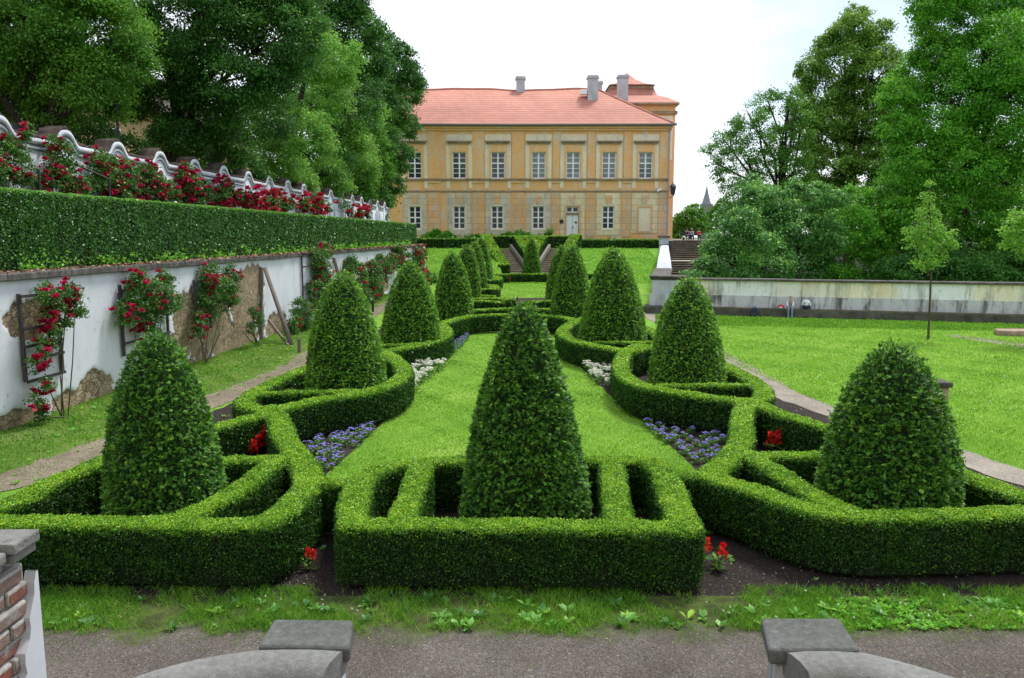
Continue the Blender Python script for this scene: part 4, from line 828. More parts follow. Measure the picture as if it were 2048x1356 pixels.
UPW = [(829.8,0),(919,0),(996,0),(1077,1),(1146,1),(1217.5,1),(1290.5,1)]
LOW = [829,918,994.5,1077,None,1217.5,None]
DOOR = 1145.5
def palace():
    root = thing('palace', 'long ochre baroque palace with salmon tiled roof closing the garden', 'palace', (FX(1060), FAC, 2.9))
    x0, x1 = FX(715), FX(1338); zb = 2.3; ze = FZ(255)
    # openings
    ops = []
    for px, _ in UPW: ops.append((FX(px-14), FX(px+14), FZ(357), FZ(304)))
    for px in LOW:
        if px: ops.append((FX(px-12), FX(px+12), FZ(458), FZ(412)))
    ops.append((FX(DOOR-13), FX(DOOR+13), FZ(478.5), FZ(413)))
    xs_ = sorted({x0, x1, *[o[0] for o in ops], *[o[1] for o in ops]}); zs_ = sorted({zb, ze, *[o[2] for o in ops], *[o[3] for o in ops]})
    V = []; F = []
    def q(a): n = len(V); V.extend(a); F.append((n,n+1,n+2,n+3))
    for i in range(len(xs_)-1):
        for j in range(len(zs_)-1):
            cx, cz = (xs_[i]+xs_[i+1])/2, (zs_[j]+zs_[j+1])/2
            if any(o[0] < cx < o[1] and o[2] < cz < o[3] for o in ops): continue
            q([(xs_[i],FAC,zs_[j]),(xs_[i+1],FAC,zs_[j]),(xs_[i+1],FAC,zs_[j+1]),(xs_[i],FAC,zs_[j+1])])
    for a, b, c, d in ops:
        y2 = FAC+0.30
        q([(a,FAC,c),(a,FAC,d),(a,y2,d),(a,y2,c)]); q([(b,FAC,d),(b,FAC,c),(b,y2,c),(b,y2,d)]); q([(a,FAC,d),(b,FAC,d),(b,y2,d),(a,y2,d)]); q([(a,FAC,c),(a,y2,c),(b,y2,c),(b,FAC,c)])
    yb = FAC+14
    q([(x1,FAC,zb),(x1,yb,zb),(x1,yb,ze),(x1,FAC,ze)]); q([(x0,yb,zb),(x0,FAC,zb),(x0,FAC,ze),(x0,yb,ze)]); q([(x1,yb,zb),(x0,yb,zb),(x0,yb,ze),(x1,yb,ze)])
    np_mesh('wall', V, F, M['ochre'], root)
    y = FAC
    def face(m, px0, px1, py0, py1, out, z=None): return m.box(FX(px0), FX(px1), y-out, y+0.02, FZ(py1), FZ(py0))
    def ring(m, px0, px1, py0, py1, hx0, hx1, hy0, hy1, out):
        "frame round a hole, four butted pieces"
        face(m, px0, hx0, py0, py1, out); face(m, hx1, px1, py0, py1, out)
        if hy0 > py0: face(m, hx0, hx1, py0, hy0, out)
        if py1 > hy1: face(m, hx0, hx1, hy1, py1, out)
    # bands
    b = MB(); face(b, 715, 1339, 357.6, 361, 0.16); face(b, 715, 1339, 381, 384.5, 0.07); b.build('string_course', M['hood'], root)
    b = MB(); face(b, 715, 1341, 252.5, 257, 0.42); face(b, 715, 1340, 257, 261.5, 0.24); b.build('cornice', M['ochre'], root)
    gz = FZ(250.6); b = MB(); b.tube([(x0, y-0.62, gz), ((x0+x1)/2, y-0.62, gz-0.04), (x1+0.5, y-0.62, gz)], 0.11, 8); b.build('gutter', M['gutter'], root)
    b = MB(); xp = FX(1336.5); b.tube([(xp, y-0.55, gz-0.05), (xp, y-0.2, gz-0.7), (xp, y-0.2, 2.6)], 0.075, 8); b.build('downpipe', M['pipe'], root)
    # pilasters between bays
    mids = [868, 957, 1036, 1112, 1182, 1254]
    for k, px in enumerate(mids):
        b = MB(); hw_ = 12 if k < 3 else 7; face(b, px-hw_, px+hw_, 262, 357, 0.10); face(b, px-hw_-1.5, px+hw_+1.5, 361.5, 366, 0.09); b.build('pilaster', M['ochre'], root)
        b = MB(); hw_ = 12 if k < 3 else 9; face(b, px-hw_, px+hw_, 385, 474, 0.08); b.build('pilaster_base', M['ochre_low'], root)
    b = MB(); face(b, 1317, 1337, 262, 357, 0.09); b.build('corner_pilaster', M['ochre'], root)
    b = MB(); face(b, 1317, 1337, 385, 470, 0.07); b.build('corner_pilaster_base', M['ochre_low'], root)
    for k, (px, pale) in enumerate(UPW):
        m = MB(); ring(m, px-26, px+26, 269, 357, px-14.5, px+14.5, 303, 357, 0.05); m.build('bay_panel', M['cream'], root)
        m = MB(); ring(m, px-18, px+18, 288, 357, px-14, px+14, 304, 357, 0.11); m.build('window_surround', M['ochre'], root)
        m = MB(); face(m, px-25, px+25, 282, 284.5, 0.36); face(m, px-22.5, px+22.5, 284.5, 288, 0.24); m.build('window_hood', M['hood'], root)
        for sx in (-1, 1): m = MB(); face(m, px+sx*22.5-3.5, px+sx*22.5+3.5, 361.5, 377, 0.06); m.build('apron_block', M['cream'], root)
        window(root, FX(px-14), FX(px+14), FZ(357), FZ(304), 0.42, 'glass_pale' if pale else 'glass', (1, 2))
        px2 = LOW[k]; sm = M['sand'] if k < 4 else M['sand_pale']
        if px2:
            m = MB(); ring(m, px2-24, px2+24, 386, 470, px2-13, px2+13, 411, 459, 0.045); m.build('stone_panel', sm, root)
            window(root, FX(px2-12), FX(px2+12), FZ(458), FZ(412), 0.5, 'glass', (1, 1))
            m = MB(); ring(m, px2-14, px2+14, 410, 461, px2-12, px2+12, 412, 458, 0.07); m.build('window_architrave', M['cream'], root)
            cx = px2
        elif k == 4:
            cx = DOOR
            m = MB(); ring(m, cx-24, cx+24, 386, 478.4, cx-16, cx+16, 410, 478.4, 0.045); m.build('stone_panel', sm, root)
            m = MB(); ring(m, cx-16.5, cx+16.5, 410, 478.4, cx-13, cx+13, 413, 478.4, 0.10); m.build('door_surround', M['ochre_low'], root)
            d = MB(); 
            for sx in (-1, 1):
                xa, xb = sorted((FX(cx+sx*0.35), FX(cx+sx*12.2))); d.box(xa, xb, y+0.14, y+0.20, FZ(478.2), FZ(430))
                for pa, pb in ((432,443),(445,459),(461,476)): d.box(xa+0.10, xb-0.10, y+0.115, y+0.141, FZ(pb), FZ(pa))
            do = d.build('door', M['white_paint'], root)
            h_ = MB(); h_.box(FX(cx+1.2), FX(cx+2.2), y+0.07, y+0.12, FZ(457), FZ(452)); h_.build('handle', M['iron'], do)
            h_ = MB(); h_.box(FX(cx+4.5), FX(cx+9.5), y+0.10, y+0.114, FZ(446.5), FZ(443.8)); h_.build('nameplate', M['iron'], do)
            window(root, FX(cx-12.5), FX(cx+12.5), FZ(425), FZ(413.5), 0.8, 'glass', (0, 0), 'fanlight')
            m = MB(); face(m, cx-13, cx+13, 425.5, 429.5, -0.05); m.box(FX(cx-13), FX(cx+13), y+0.05, y+0.25, FZ(429.8), FZ(425.2)); m.build('door_transom', M['hood'], root)
        else:
            cx = px; m = MB(); ring(m, cx-26, cx+26, 386, 466, cx-16, cx+16, 411, 466, 0.045); m.build('stone_panel', sm, root)
            m = MB(); ring(m, cx-16, cx+16, 411, 466, cx-12, cx+12, 415, 462, 0.075); m.build('blind_window_frame', M['ochre_low'], root)
            m = MB(); face(m, cx-12, cx+12, 415, 462, 0.02); m.build('blind_window', M['cream'], root)
        # keystone
        m = MB(); zt_, zl = FZ(391), FZ(406)
        m.add([(FX(cx-4.5),y-0.10,zl),(FX(cx+4.5),y-0.10,zl),(FX(cx+7),y-0.10,zt_),(FX(cx-7),y-0.10,zt_),(FX(cx-4.5),y,zl),(FX(cx+4.5),y,zl),(FX(cx+7),y,zt_),(FX(cx-7),y,zt_)],
              [(0,1,2,3),(7,6,5,4),(0,4,5,1),(1,5,6,2),(2,6,7,3),(3,7,4,0)]); m.build('keystone', M['ochre_low'], root)
    m = MB(); m.box(FX(DOOR-18), FX(DOOR+18), y-1.6, y-0.02, 2.4, FZ(479.5)).box(FX(DOOR-21), FX(DOOR+21), y-2.1, y-1.6, 2.3, FZ(482.5)); m.build('door_step', M['cap_stone'], root)
    m = MB(); c = P(1123, 443, FAC-0.1); m.tube([(c[0],y-0.09,c[2]),(c[0],y+0.01,c[2])], 0.22, 14); m.build('shield_plaque', M['iron'], root)
    # roof
    ez = FZ(249.5); ry = FAC+7; rzv = float(P(1024, 178, ry)[2]); rx1 = float(P(1196, 179, ry)[0]); ex1 = float(P(1349, 248, FAC)[0]); ye = FAC-0.55; yk = FAC+14.55
    nx_ = 40; V = []; F = []; sl = np.linspace(x0-0.5, rx1, nx_); el = np.linspace(x0-0.5, ex1, nx_)
    for i in range(nx_):
        sag = 0.05*math.sin(i*0.42)+0.03*math.sin(i*0.9+1) - 0.12*math.exp(-((i-27)/7)**2)
        V += [(el[i], ye, ez), ((el[i]*0.55+sl[i]*0.45), ye+(ry-ye)*0.45, ez+(rzv-ez)*0.43), (sl[i], ry, rzv+sag), (el[i], yk, ez)]
    for i in range(nx_-1):
        for k in range(3): F.append((i*4+k, (i+1)*4+k, (i+1)*4+k+1, i*4+k+1))
    e = (nx_-1)*4; F.append((e, e+3, e+2, e+1))
    r_ = np_mesh('roof', V, F, M['roof'], root)
    rd = MB(); 
    for i in range(nx_-1): rd.tube([V[i*4+2], V[(i+1)*4+2]], 0.13, 6)
    rd.tube([V[e+2], V[e+1], V[e]], 0.12, 6); rd.build('ridge_tiles', M['roof'], r_)
    for (px, py0, py1, yy, w_, name) in ((1041,155,178,ry+0.2,0.75,'chimney'),(1310-0,0,0,0,0,None)):
        if name:
            ch(r_, px, py0, py1, yy, w_)
    ch(r_, 1185.5, 153, 198, FAC+5.0, 0.85); ch(r_, 1198, 164, 180, FAC+8.5, 0.5)
    ch(r_, 1245.5, 152, 202, FAC+10, 0.9)
    a = P(1167, 184, FAC+5.2); m = MB(); m.box(a[0]-0.35, a[0]+0.35, a[1]-0.5, a[1]+0.2, a[2]-0.3, a[2]+0.2); m.build('skylight', M['white_paint'], r_)
def ch(parent, px, py0, py1, yy, hw_):
    a = P(px, py0, yy); b = P(px, py1, yy); hw_ = hw_*0.62
    m = MB(); m.box(a[0]-hw_, a[0]+hw_, yy-0.5, yy+0.5, b[2]-1.2, a[2]-0.25)
    m.box(a[0]-hw_-0.1, a[0]+hw_+0.1, yy-0.6, yy+0.6, a[2]-0.25, a[2]-0.08).box(a[0]-hw_-0.02, a[0]+hw_+0.02, yy-0.52, yy+0.52, a[2]-0.08, a[2]+0.05)
    m.build('chimney', M['chimney'], parent)
def window(root, xa, xb, za, zb, tr, gl, rows, name='window'):
    y = FAC+0.16; f = MB(); w_ = 0.10
    f.box(xa, xa+w_, y-0.04, y+0.06, za, zb).box(xb-w_, xb, y-0.04, y+0.06, za, zb).box(xa+w_, xb-w_, y-0.04, y+0.06, za, za+w_).box(xa+w_, xb-w_, y-0.04, y+0.06, zb-w_, zb)
    xm = (xa+xb)/2; f.box(xm-0.075, xm+0.075, y-0.05, y+0.05, za+w_, zb-w_)
    zt_ = za + (zb-za)*(1-tr) if rows != (0, 0) else None
    if zt_ is not None:
        for sx in ((xa+w_, xm-0.075), (xm+0.075, xb-w_)):
            f.box(sx[0], sx[1], y-0.045, y+0.045, zt_-0.065, zt_+0.065)
            for n, lo, hi in ((rows[1], za+w_, zt_-0.065), (rows[0], zt_+0.065, zb-w_)):
                for k in range(n): zc = lo+(hi-lo)*(k+1)/(n+1); f.box(sx[0], sx[1], y-0.02, y+0.03, zc-0.03, zc+0.03)
    fo = f.build(name, M['white_paint'], root)
    g = MB(); g.add([(xa+0.05,y+0.03,za+0.05),(xb-0.05,y+0.03,za+0.05),(xb-0.05,y+0.03,zb-0.05),(xa+0.05,y+0.03,zb-0.05)], [(0,1,2,3)]); g.build('pane', M[gl], fo)
palace()

def pavilion():
    Y0 = 97.0; pc = lambda px, py, Y=Y0: P(px, py, Y)
    xr = pc(1350, 260)[0]; xl = pc(1150, 260)[0]; ze = pc(1024, 201)[2]; yb = Y0+18
    root = thing('palace_pavilion', 'taller palace pavilion with two stage pyramid roof rising behind the main roof', 'palace', (xr-5, Y0, 0))
    MB().box(xl, xr, Y0, yb, 0.0, ze-0.3).build('wall', M['ochre'], root)
    m = MB(); m.box(xl-0.5, xr+0.35, Y0-0.55, yb+0.5, ze-0.55, ze-0.30); m.box(xl-0.3, xr+0.2, Y0-0.3, yb+0.3, ze-1.6, ze-1.25); m.build('cornice', M['hood'], root)
    m = MB(); m.box(xl+4, xr-0.3, Y0-0.06, Y0+0.01, ze-7, ze-1.8); m.build('wall_panel', M['cream'], root)
    for k, (za, zb) in enumerate(((4,8.6),(10,14.6))):
        m = MB(); m.box(xr-0.01, xr+0.14, Y0+1.5, Y0+4.5, za, zb); m.build('side_window_surround', M['hood'], root)
    cx = (xl+xr)/2; cy = (Y0+yb)/2; apx = P(1253, 146, cy); cx = apx[0]; hx = xr+0.4-cx; hy = cy-Y0+0.5
    t2 = P(1304, 172, cy-4.6); h2 = t2[0]-cx; z2 = t2[2]
    prof = [(1.0, ze-0.3), (0.78, ze+0.35+(z2-ze)*0.12), (0.60, ze+(z2-ze)*0.48), (h2/hx, z2), (h2/hx+0.06, z2+0.02), (h2/hx*0.72, z2+(apx[2]-z2)*0.22), (h2/hx*0.36, z2+(apx[2]-z2)*0.55), (0.01, apx[2])]
    V = []; F = []
    for f, z in prof: V += [(cx-hx*f,cy-hy*f,z),(cx+hx*f,cy-hy*f,z),(cx+hx*f,cy+hy*f,z),(cx-hx*f,cy+hy*f,z)]
    for i in range(len(prof)-1):
        for k in range(4): F.append((i*4+k, i*4+(k+1)%4, (i+1)*4+(k+1)%4, (i+1)*4+k))
    r_ = np_mesh('roof', V, F, M['roof'], root)
    m = MB(); f = h2/hx+0.03; m.box(cx-hx*f, cx+hx*f, cy-hy*f, cy+hy*f, z2-0.35, z2-0.02); m.build('roof_lantern_band', M['hood'], r_)
pavilion()

# ------------------------------------------------------------------ stairs, fountain niche and terrace hedges
AX = lambda y: 0.14 + (y-8.6)*0.0265           # garden axis
M['step'] = nmat('sandstone_step', [(0.3, (0.21,0.185,0.155)), (0.7, (0.36,0.325,0.28))], 3, 0.9, 0.4)
M['step_pale'] = nmat('worn_step_edge', [(0.3, (0.50,0.46,0.41)), (0.7, (0.66,0.62,0.56))], 3, 0.9, 0.3)
SY0, SY1, SN = 64.0, 69.6, 14
def st_x(side, y): return AX(64) + side*(0.9 + (y-SY0)/(SY1-SY0)*1.75)
def stair(side):
    nm = 'left' if side < 0 else 'right'
    root = thing('garden_stair', f'{nm} flight of the paired stone stairs diverging up the bank', 'stairs', (st_x(side, SY0), SY0, 0))
    t = MB(); rz_ = 2.36/SN; dy = (SY1-SY0)/SN
    for k in range(SN):
        y = SY0+k*dy; xc = st_x(side, y+dy/2); t.box(xc-0.78, xc+0.78, y, SY1+0.5 if k == SN-1 else y+dy+0.1, max(0, k*rz_-0.3), (k+1)*rz_-0.035)
    t.build('risers', M['hood'], root)
    t = MB()
    for k in range(SN):
        y = SY0+k*dy; xc = st_x(side, y+dy/2); t.box(xc-0.80, xc+0.80, y-0.05, y+dy, (k+1)*rz_-0.034, (k+1)*rz_)
    t.build('treads', M['step'], root)
    c = MB(); c.bar((st_x(side, SY0)-side*0.92, SY0-0.2, 0.35), (st_x(side, SY1)-side*0.92, SY1, 2.62), 0.2, 0.35); c.build('kerb', M['step'], root)
stair(-1); stair(1)
root = thing('garden_stair', 'broad pale stone steps at the foot of the paired flights', 'stairs', (AX(62), 62.6, 0))
m = MB(); a = AX(63); m.box(a-2.1, a+2.1, 62.2, 64.0, 0, 0.13).box(a-1.95, a+1.95, 62.6, 63.99, 0.13, 0.28); m.build('risers', M['hood'], root)
MB().box(a-2.12, a+2.12, 62.15, 62.59, 0.131, 0.165).build('tread', M['step_pale'], root); MB().box(a-1.97, a+1.97, 62.55, 64.0, 0.281, 0.315).build('tread', M['step_pale'], root)
sl = lambda x, y: np.clip((np.asarray(y)-SY0)/(SY1-SY0), 0, 1)*2.36
ax = AX(66)
tri = [np.array([(st_x(s_, SY0+0.3)-s_*1.02, SY0+0.9), (st_x(s_, SY1)-s_*(1.22+w_), 70.4)]) for s_ in (-1, 1) for w_ in (0.0, 0.45, 0.9)]
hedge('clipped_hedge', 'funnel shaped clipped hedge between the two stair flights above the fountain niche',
      [(l, 0.24) for l in tri] + [(np.array([(ax-2.75, 70.7), (ax+2.9, 70.7)]), 0.55)], h=1.12, cell=0.12, zfun=sl, mat='box_leaf', top_lit_young=0.3, cov=1.8, base_gap=0.02)
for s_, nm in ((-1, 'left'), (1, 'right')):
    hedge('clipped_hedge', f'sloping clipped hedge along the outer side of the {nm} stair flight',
      [(np.array([(st_x(s_, SY0)+s_*1.35, 63.0), (st_x(s_, SY0)+s_*1.35, 64.0), (st_x(s_, SY1)+s_*1.5, 70.2)]), 0.45)], h=1.25, cell=0.12, zfun=sl, top_lit_young=0.3, cov=1.8, base_gap=0.02)
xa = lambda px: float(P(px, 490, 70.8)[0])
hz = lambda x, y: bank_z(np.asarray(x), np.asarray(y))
hedge('clipped_hedge', 'level dark clipped hedge along the terrace edge at left', [(np.array([(xa(835), 70.8), (xa(985), 70.8)]), 0.5)], h=0.82, cell=0.12, zfun=hz, top_lit_young=0.1, cov=1.8, base_gap=0.02)
hedge('clipped_hedge', 'level dark clipped hedge along the terrace edge at right', [(np.array([(xa(1160), 70.8), (xa(1324), 70.8)]), 0.5)], h=0.72, cell=0.12, zfun=hz, top_lit_young=0.1, cov=1.8, base_gap=0.02)
def niche():
    y = 69.3; root = thing('fountain_niche', 'grey stone fountain niche with a small pedestal between the stair flights', 'fountain', (ax, y, 0))
    m = MB(); m.box(ax-1.0, ax+1.15, y, y+0.6, 0.2, 2.72); m.build('back_wall', M['grey_stone'], root, bevel=0.03)
    m = MB(); m.box(ax-1.15, ax+1.3, y-0.12, y+0.7, 2.72, 2.86); m.build('cap', M['grey_stone'], root, bevel=0.03)
    m = MB(); m.box(ax-0.62, ax+0.78, y-0.05, y-0.005, 1.3, 2.5); m.build('panel', M['right_plinth'], root)
    m = MB(); m.lathe((ax+0.55, 66.9, 0.25), [(0.28,0),(0.28,0.12),(0.15,0.22),(0.12,0.7),(0.2,0.85),(0.42,1.0),(0.45,1.08),(0.3,1.09)], 14); m.build('pedestal', M['grey_stone'], root)
niche()

# ------------------------------------------------------------------ outer stairs at the right of the palace
def outer_stair():
    xa_ = lambda y: 0.2045*y; xb_ = lambda y: 0.2045*y+3.4
    root = thing('outer_stair', 'long brown stone stairway climbing beside the palace at right', 'stairs', (xa_(58)+1.5, 55, 0))
    n = 21; r1 = MB(); t1 = MB()
    for k in range(n):
        y = 54+k*0.66+(1.4 if k >= 10 else 0); z = 0.2+k*0.14; y1 = 72 if k == n-1 else y+0.75+(1.4 if k == 9 else 0)
        r1.box(xa_(y), xb_(y), y, y1, max(0, z-0.6), z+0.10); t1.box(xa_(y)-0.01, xb_(y)+0.01, y-0.06, y+0.12, z+0.101, z+0.14)
    r1.build('risers', M['cap_stone'], root); t1.build('treads', M['hood'], root)
    y = 54+10*0.66; m = MB(); m.box(xa_(y), xb_(y), y+0.02, y+1.3, 1.56, 1.60); m.build('landing', M['step_pale'], root)
    tag(MB().box(xa_(69.5), xa_(69.5)+20, 69.4, 130, -0.01, 3.05).build('court', M['sand_path']), kind='structure')
outer_stair()
def wall_lantern():
    c = P(1346, 380, FAC-0.5); x = FX(1338)
    root = thing('wall_lantern', 'black lantern on an iron bracket at the palace corner', 'lantern', (x, FAC-0.3, c[2]))
    m = MB(); m.tube([(x-0.0,FAC+0.1,c[2]-0.75),(x+0.5,FAC-0.3,c[2]-0.55),(c[0],FAC-0.5,c[2]-0.5)], 0.035, 6); m.build('bracket', M['iron'], root)
    m = MB(); m.lathe((c[0],FAC-0.5,c[2]-0.5), [(0.10,0),(0.2,0.06),(0.3,0.75),(0.33,0.8)], 6); m.build('glass_cage', M['glass'], root)
    m = MB(); m.lathe((c[0],FAC-0.5,c[2]+0.3), [(0.38,0),(0.2,0.22),(0.05,0.35),(0.05,0.5)], 6); m.build('hood', M['iron'], root)
wall_lantern()
c = P(1319, 380, FAC-0.3); root = thing('security_camera', 'small white security camera on the palace wall near the corner', 'camera', c)
m = MB(); m.bar((c[0]-0.25,c[1]-0.15,c[2]-0.1), (c[0]+0.2,c[1]+0.05,c[2]+0.12), 0.16, 0.16); m.build('housing', M['white_paint'], root, bevel=0.02)
m = MB(); m.tube([(c[0]+0.1,c[1]+0.02,c[2]),(c[0]+0.15,c[1]+0.32,c[2]-0.1)], 0.03, 6); m.build('bracket', M['iron'], root)
# bench on the terrace
c = P(927, 477, 74); zb = float(bank_z(c[0], 74.0)); root = thing('terrace_bench', 'low white bench on the terrace left of the stairs', 'bench', (c[0], 74, zb))
m = MB(); m.box(c[0]-1.1, c[0]+1.1, 73.8, 74.2, zb+0.58, zb+0.66); m.build('seat', M['white_paint'], root)
for dx in (-1.05, 0.97):
    m = MB(); m.box(c[0]+dx, c[0]+dx+0.09, 73.8, 74.2, zb, zb+0.85); m.build('leg', M['white_paint'], root)

# ------------------------------------------------------------------ trees and shrubs
def crown_mesh(root, lobes, mat, leaf, cov=1.3, asp=0.62, clump=0.42, part='crown', sparse=0.0, young=0.0, droop=0.2, rsplit=0.55):
    "lobes = [(centre, radius)] or [(centre, (rx, ry, rz))]; leaf sized faces in clumps through every lobe"
    P_ = []; N_ = []; D_ = []; R_ = []; S_ = []; leaf = leaf*0.85
    L = [(np.asarray(c, float), np.asarray(r_ if hasattr(r_, '__len__') else (r_, r_, r_*0.92), float)) for c, r_ in lobes]
    for i, (c, r3) in enumerate(L):
        rm = r3.mean(); rc = np.clip(clump*rm**0.6, 0.10, 1.1); ncl = int(max(8, 4*np.pi*rm**2/(np.pi*rc*rc)*1.45*(1-sparse)))
        u = rand_unit(ncl); rad = np.clip(rng.normal(0.88, 0.13, ncl), 0.35, 1.12)
        cc = c + u*r3*rad[:, None]; ok = np.ones(ncl, bool)
        for j, (c2, r2) in enumerate(L):
            if j != i: ok &= (((cc-c2)/r2)**2).sum(1) > 0.55
        cc, u = cc[ok], u[ok]; ncl = len(cc)
        if ncl == 0: continue
        m = int(max(6, cov*np.pi*rc*rc/(0.5*leaf*leaf*asp)*1.25)); cr = np.repeat(rng.random(ncl), m)
        q = rng.normal(size=(ncl*m, 3))*rc*np.array((0.56, 0.56, 0.30)); uu = np.repeat(u, m, 0)
        q[:, 2] -= droop*rc*(np.hypot(q[:, 0], q[:, 1])/rc)**2
        P_.append(np.repeat(cc, m, 0)+q)
        N_.append(unit(np.array((0, 0, 0.75))+uu*0.45+rng.normal(size=(ncl*m, 3))*0.55))
        D_.append(unit(uu*0.6+rng.normal(size=(ncl*m, 3))*0.7-np.array((0, 0, 0.35))))
        outer = np.clip(q[:, 2]/(0.34*rc), -1, 1.5)
        R_.append(np.clip(0.30*(cr-0.5)*2*rsplit + rng.normal(0.45, 0.15, ncl*m) + young*np.clip(outer, 0, 1), 0, 1))
        S_.append(leaf*rng.uniform(0.65, 1.35, ncl*m))
    if not P_: return
    Pn = np.concatenate(P_); s_ = np.concatenate(S_)
    V, F = leaf_quads(Pn, np.concatenate(D_), np.concatenate(N_), s_, s_*asp, 0.15)
    np_mesh(part, V, F, M[mat], root, {'rnd': np.repeat(np.concatenate(R_), 4)})
def tree(label, base, lobes, mat, leaf, trunk_r, cov=1.3, group=None, name='tree', split=0.45, bark='bark', cat='tree', limbs=9, lean=(0, 0), **kw):
    base = np.asarray(base, float); root = thing(name, label, cat, base, group)
    C = np.array([c for c, _ in lobes]); top = C[np.argmax(C[:, 2])]; ctr = C.mean(0)
    h = max(ctr[2]-base[2], 1.0); fork = base + np.array((ctr[0]-base[0], ctr[1]-base[1], 0))*0.35 + np.array((0, 0, h*split))
    m = MB(); mid = (base+fork)/2 + np.array((0.08, 0.05, 0))*trunk_r*2
    m.tube([base-np.array((0,0,0.1)), base+np.array((0,0,0.35*trunk_r)), mid, fork, fork*0.35+top*0.65, top], [trunk_r*1.45, trunk_r*1.1, trunk_r*0.92, trunk_r*0.8, trunk_r*0.38, trunk_r*0.08], 10)
    m.build('trunk', M[bark], root, smooth=True)
    m = MB(); order = sorted(range(len(lobes)), key=lambda k: -float(np.mean(lobes[k][1])))[:limbs]
    for k in order:
        c = C[k]; f = rng.uniform(0.75, 1.0); st = base+(fork-base)*f if c[2] < fork[2]+1 else fork+(top-fork)*rng.uniform(0, 0.35)
        md = (st+c)/2+np.array((rng.normal(0, 0.3), rng.normal(0, 0.3), 0.25*np.linalg.norm(c-st)*0.3))
        m.tube([st, md, c, c+(c-md)*0.12], [trunk_r*0.42, trunk_r*0.28, trunk_r*0.16, trunk_r*0.04], 7)
        for _ in range(3):
            e = c+rand_unit(1)[0]*float(np.mean(lobes[k][1]))*0.85; m.tube([md*0.4+c*0.6, (c+e)/2+rng.normal(0, 0.1, 3), e], [trunk_r*0.16, trunk_r*0.09, trunk_r*0.02], 5)
    m.build('limbs', M[bark], root, smooth=True)
    crown_mesh(root, lobes, mat, leaf, cov, **kw); return root
def LB(Y, *l, wall=False):
    "crown lobes surveyed on the photo: (px, py, radius px[, depth offset m])"
    o = []
    for q in l:
        yy = Y+(q[3] if len(q) > 3 else rng.uniform(-1.2, 1.2))
        if wall and q[1] > 170: yy = max(yy, (UL+0.7)*FPX/(1097-min(q[0], 900)) + q[2]*yy/FPX*0.95)
        o.append((P(q[0], q[1], yy), q[2]*yy/FPX*0.92))
    return o
def tb(px, Y, z): q = P(px, 480, Y); return np.array((q[0], Y, z))
LG = 'lime trees behind the upper wall'
tree('near tree with fresh green drooping foliage at the left edge behind the wall', tb(97, 26, TZ), LB(26, (60,20,120),(190,60,95),(-80,60,120),(235,130,62),(20,150,80),(120,-80,120),(160,150,70),(-60,170,80),(250,60,50),(100,210,45),(205,200,45),(-150,-40,120),(30,-60,110), wall=True), 'lime_a', 0.105, 0.42, 1.15, LG)
tree('massive dark tree with near black trunk second along the wall', tb(290, 33, TZ), LB(33, (400,40,120),(330,150,85),(470,140,95),(550,90,80),(300,0,100),(415,220,75),(520,230,60),(420,-80,120),(545,-30,95),(250,200,45),(350,265,45),(470,290,40),(590,40,55),(370,300,35),(260,-60,80), wall=True), 'lime_dark', 0.135, 0.38, 1.1, LG)
tree('pale green tree of soft rounded foliage third along the wall', tb(520, 42, TZ), LB(42, (630,180,72),(605,275,62),(690,285,58),(620,110,60),(560,310,55),(650,350,48),(725,240,45),(675,120,50),(590,370,40),(555,230,50),(720,330,40),(540,380,35), wall=True), 'lime_pale', 0.165, 0.36, 1.1, LG, young=0.1)
tree('very tall dark tree whose top leaves the picture behind the pale tree', tb(640, 51, TZ), LB(51, (695,60,62),(665,0,70),(730,125,48),(640,50,60),(735,45,36),(700,-50,60),(600,-20,60),(755,190,38),(650,-90,60),(710,180,50),(690,230,50),(640,130,55),(715,300,42),(670,330,45), wall=True), 'lime_dark', 0.19, 0.36, 1.1, LG)
tree('mid green tree low beside the last dark tree on the left', tb(690, 58, TZ), LB(58, (735,290,42),(750,235,34),(705,365,40),(755,340,32),(720,395,32),(680,400,30),(762,290,25), wall=True), 'lime_a', 0.21, 0.34, 1.1, LG)
tree('last dark tree in the left row hanging in front of the palace windows', tb(752, 65, TZ), LB(65, (785,140,45),(780,215,48),(790,300,38),(770,95,30),(812,178,34),(775,365,34),(745,400,34),(815,255,24),(800,330,20),(830,160,20),(800,110,26),(740,170,40),(760,280,40), wall=True), 'lime_dark', 0.22, 0.36, 1.15, LG)
for k, (lb, px, Y, rs) in enumerate([('dark undergrowth bush between the first two trunks behind the wall', 200, 29, [(175,260,45),(240,300,40),(130,235,30)]), ('dark undergrowth bush under the massive dark tree', 430, 37, [(380,300,45),(450,330,42),(330,280,35),(500,345,35)]), ('dark undergrowth bush beneath the pale tree', 600, 48, [(560,370,38),(620,390,35),(530,350,30),(660,405,30)]), ('dark undergrowth bush at the far end of the wall', 735, 60, [(725,415,25),(690,410,28),(760,400,25),(755,430,18)])]):
    tree(lb, tb(px, Y, TZ), LB(Y, *rs, wall=True), 'lime_dark', 0.0042*Y, 0.12, 1.1, 'undergrowth behind the upper wall', 'bush', cat='bush', limbs=4)
